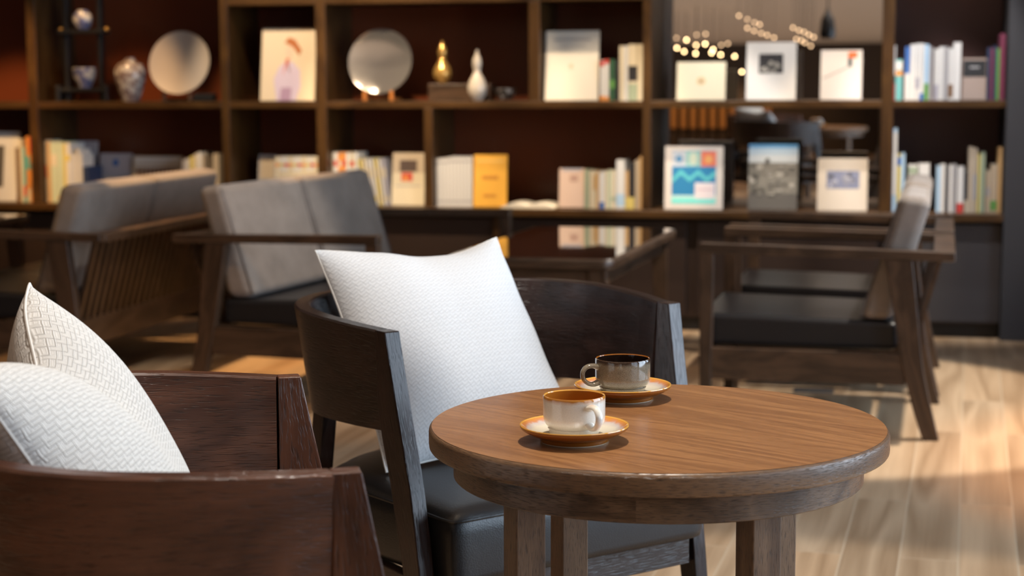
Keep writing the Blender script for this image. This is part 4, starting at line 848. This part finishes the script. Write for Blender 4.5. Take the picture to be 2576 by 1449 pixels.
# ------------------------------------------------------------------ cups and saucers
def saucer(loc, label):
    t = empty('saucer', loc, 0, label, 'saucer')
    MB().lathe([(0, .0035), (.036, .0035), (.038, .0005, 1), (.0415, .0, 1), (.043, .0014), (.044, .0055), (.056, .0105), (.0665, .0165), (.0683, .0195), (.0684, .0208)], 96).build('underside', [M_amber, M_foot], t)
    MB().lathe([(.0684, .0206), (.0680, .0218), (.0668, .0218), (.0655, .0208)], 96).build('rim', M_rimg, t)
    MB().lathe([(.0656, .0209), (.056, .0140), (.044, .0090), (.034, .0080), (.031, .0072), (0, .0072)], 96).build('well', M_sauc, t)
    return t
def cup(loc, az, mo, mi_, label):
    t = empty('coffee_cup', loc, az, label, 'cup')
    MB().lathe([(0, .0015), (.026, .0015), (.028, 0), (.0300, .0004), (.0308, .0030), (.0318, .0070), (.0331, .0106), (.0320, .0114), (.0334, .0123), (.0364, .0156), (.0383, .0198), (.0387, .0240), (.0388, .032), (.0389, .048), (.0387, .0502), (.0381, .0512)], 96).build('body', mo, t)
    MB().lathe([(.0381, .0512), (.0372, .0511), (.0366, .0500)], 96).build('rim', M_rimg if mi_ is M_inw else M_amber, t)
    MB().lathe([(.0366, .0500), (.0362, .045), (.0360, .028), (.0345, .019), (.029, .0135), (.015, .0110), (0, .0108)], 96).build('inner_glaze', mi_, t)
    pts = spline([(.0365, 0, .0395), (.045, 0, .0425), (.0545, 0, .0410), (.0600, 0, .0340), (.0595, 0, .0250), (.053, 0, .0180), (.045, 0, .0160), (.0365, 0, .0185)], 6)
    rows = []
    for i, p in enumerate(pts):
        tg = (pts[min(i + 1, len(pts) - 1)] - pts[max(0, i - 1)]).normalized(); a = tg.cross(Vector((0, 1, 0))).normalized()
        k = i / (len(pts) - 1); e = 1 + .45 * (abs(2 * k - 1) ** 4)
        rows.append([p + a * math.cos(2 * math.pi * j / 16) * .0031 * e + Vector((0, 1, 0)) * math.sin(2 * math.pi * j / 16) * .0050 * e for j in range(16)])
    MB().loft(rows, True, True).build('handle', mo, t)
    return t
S1 = Vector((.077, 2.123, TZ + .0005)); S2 = Vector((.156, 2.412, TZ + .0005))
saucer(S1, 'amber rimmed saucer under the white cup at the front'); saucer(S2, 'amber rimmed saucer under the grey cup at the back')
cup(S1 + Vector((0, 0, .0075)), R(-62), M_cupw, M_inw, 'cream white stoneware coffee cup with amber inside, front')
cup(S2 + Vector((0, 0, .0075)), R(198), M_cupg, M_ing, 'speckled grey coffee cup with black inside, behind the white cup')

# ------------------------------------------------------------------ things seen in the mirror
P0 = B(0, D - .03, SH); MN = (-BW * math.cos(UPT) + Vector((0, 0, math.sin(UPT)))).normalized()
def mirrored(px, py, dist):
    r = ray(px, py).normalized(); k = (P0 - CP).dot(MN) / r.dot(MN); h = CP + r * k; q = r - MN * 2 * r.dot(MN)
    return h + q * dist
M_bulb = emis('warm_bulb', (1, .66, .34), 34); M_bulb2 = emis('dim_bulb', (1, .66, .38), 8)
def bulb(px, py, dist, mat, label, group):
    P = mirrored(px, py, dist)
    if P.z > CZ - .06: P.z = CZ - .06
    o = MB().lathe([(0, -.010), (.006, -.009), (.009, -.004), (.010, 0), (.009, .005), (.005, .010), (0, .011)], 12).build('hanging_bulb', mat, loc=P)
    MB().tube([(0, 0, .010), (0, 0, CZ - P.z)], .002, 5).build('cord', M_black, o)
    return tag(o, label, 'hanging bulb', group)
for x, y, b_ in ((1702, 95, 0), (1727, 100, 1), (1752, 87, 0), (1775, 85, 0), (1703, 120, 1), (1721, 129, 1), (1751, 113, 1), (1774, 110, 1), (1750, 134, 1), (1794, 124, 1), (1790, 132, 1), (1813, 137, 1), (1848, 141, 1), (1814, 113, 0), (1831, 109, 0), (1866, 180, 1)):
    bulb(x, y, 9.4 + random.random() * .9, M_bulb if b_ else M_bulb2, 'small warm bulb in the bright cluster mirrored above the cream book', 'bright bulb cluster in the mirror')
for x, y in ((1859, 39), (1880, 48), (1898, 56), (1911, 61), (1880, 70), (1897, 77), (1915, 83), (1930, 88), (1947, 94)):
    bulb(x, y, 8.2 + random.random() * .9, M_bulb2, 'small dim bulb in the slanting rows mirrored near the ceiling centre', 'dim bulb rows, middle of the mirror')
for x, y in ((1995, 69), (2010, 76), (2023, 80), (2035, 87), (2047, 93), (2003, 98), (2016, 101), (2025, 107), (2040, 115)):
    bulb(x, y, 8.2 + random.random() * .9, M_bulb2, 'small dim bulb in the slanting rows mirrored right of the centre', 'dim bulb rows, right of the mirror')
P = mirrored(2082, 62, 5.5)
sp_ = empty('pendant_spotlight', P, 0, 'black pendant spotlight mirrored near the top of the mirror', 'lamp')
MB().lathe([(0, -.10), (.055, -.10), (.06, -.06), (.05, .04), (.02, .09), (.012, .12), (0, .12)], 24).build('lamp_shade', M_black, sp_)
MB().tube([(0, 0, .11), (0, 0, max(.13, CZ - P.z))], .006, 6).build('cord', M_black, sp_)
# slatted screen with lit shelves at the rear of the room
scr = empty('slatted_screen', B(-.75, -9.6, 0), BYAW, 'dark vertical slat screen mirrored behind the blue poster book', 'screen')
for k in range(12): MB().box(-.6 + k * .10, -.6 + k * .10 + .04, -.02, .02, 0, 1.06, 2).build('slat', M_case, scr)
MB().box(-.62, .56, -.03, .03, 1.06, 1.10, 0).build('top_rail', M_case, scr)
spot('rear_wall_washer', B(-.7, -11.0, 2.6), B(-.75, -12.5, .8), 260, WARM, 80, .6, .05)
M_orange = plain('amber_wall_panel', (.45, .22, .07), .7)
struct('trim_1', bbox(MB(), -1.7, .1, VB, VB + .03, .3, 1.25), M_orange)
# flat dark plate on the floor
tag(MB().box(-.07, .07, -.045, .045, 0, .003).build('dark_floor_plate', M_slate, loc=(1.06, 6.0, 0), rot=BYAW), 'flat dark grey plate on the floor under the lounge armchair', 'floor outlet')
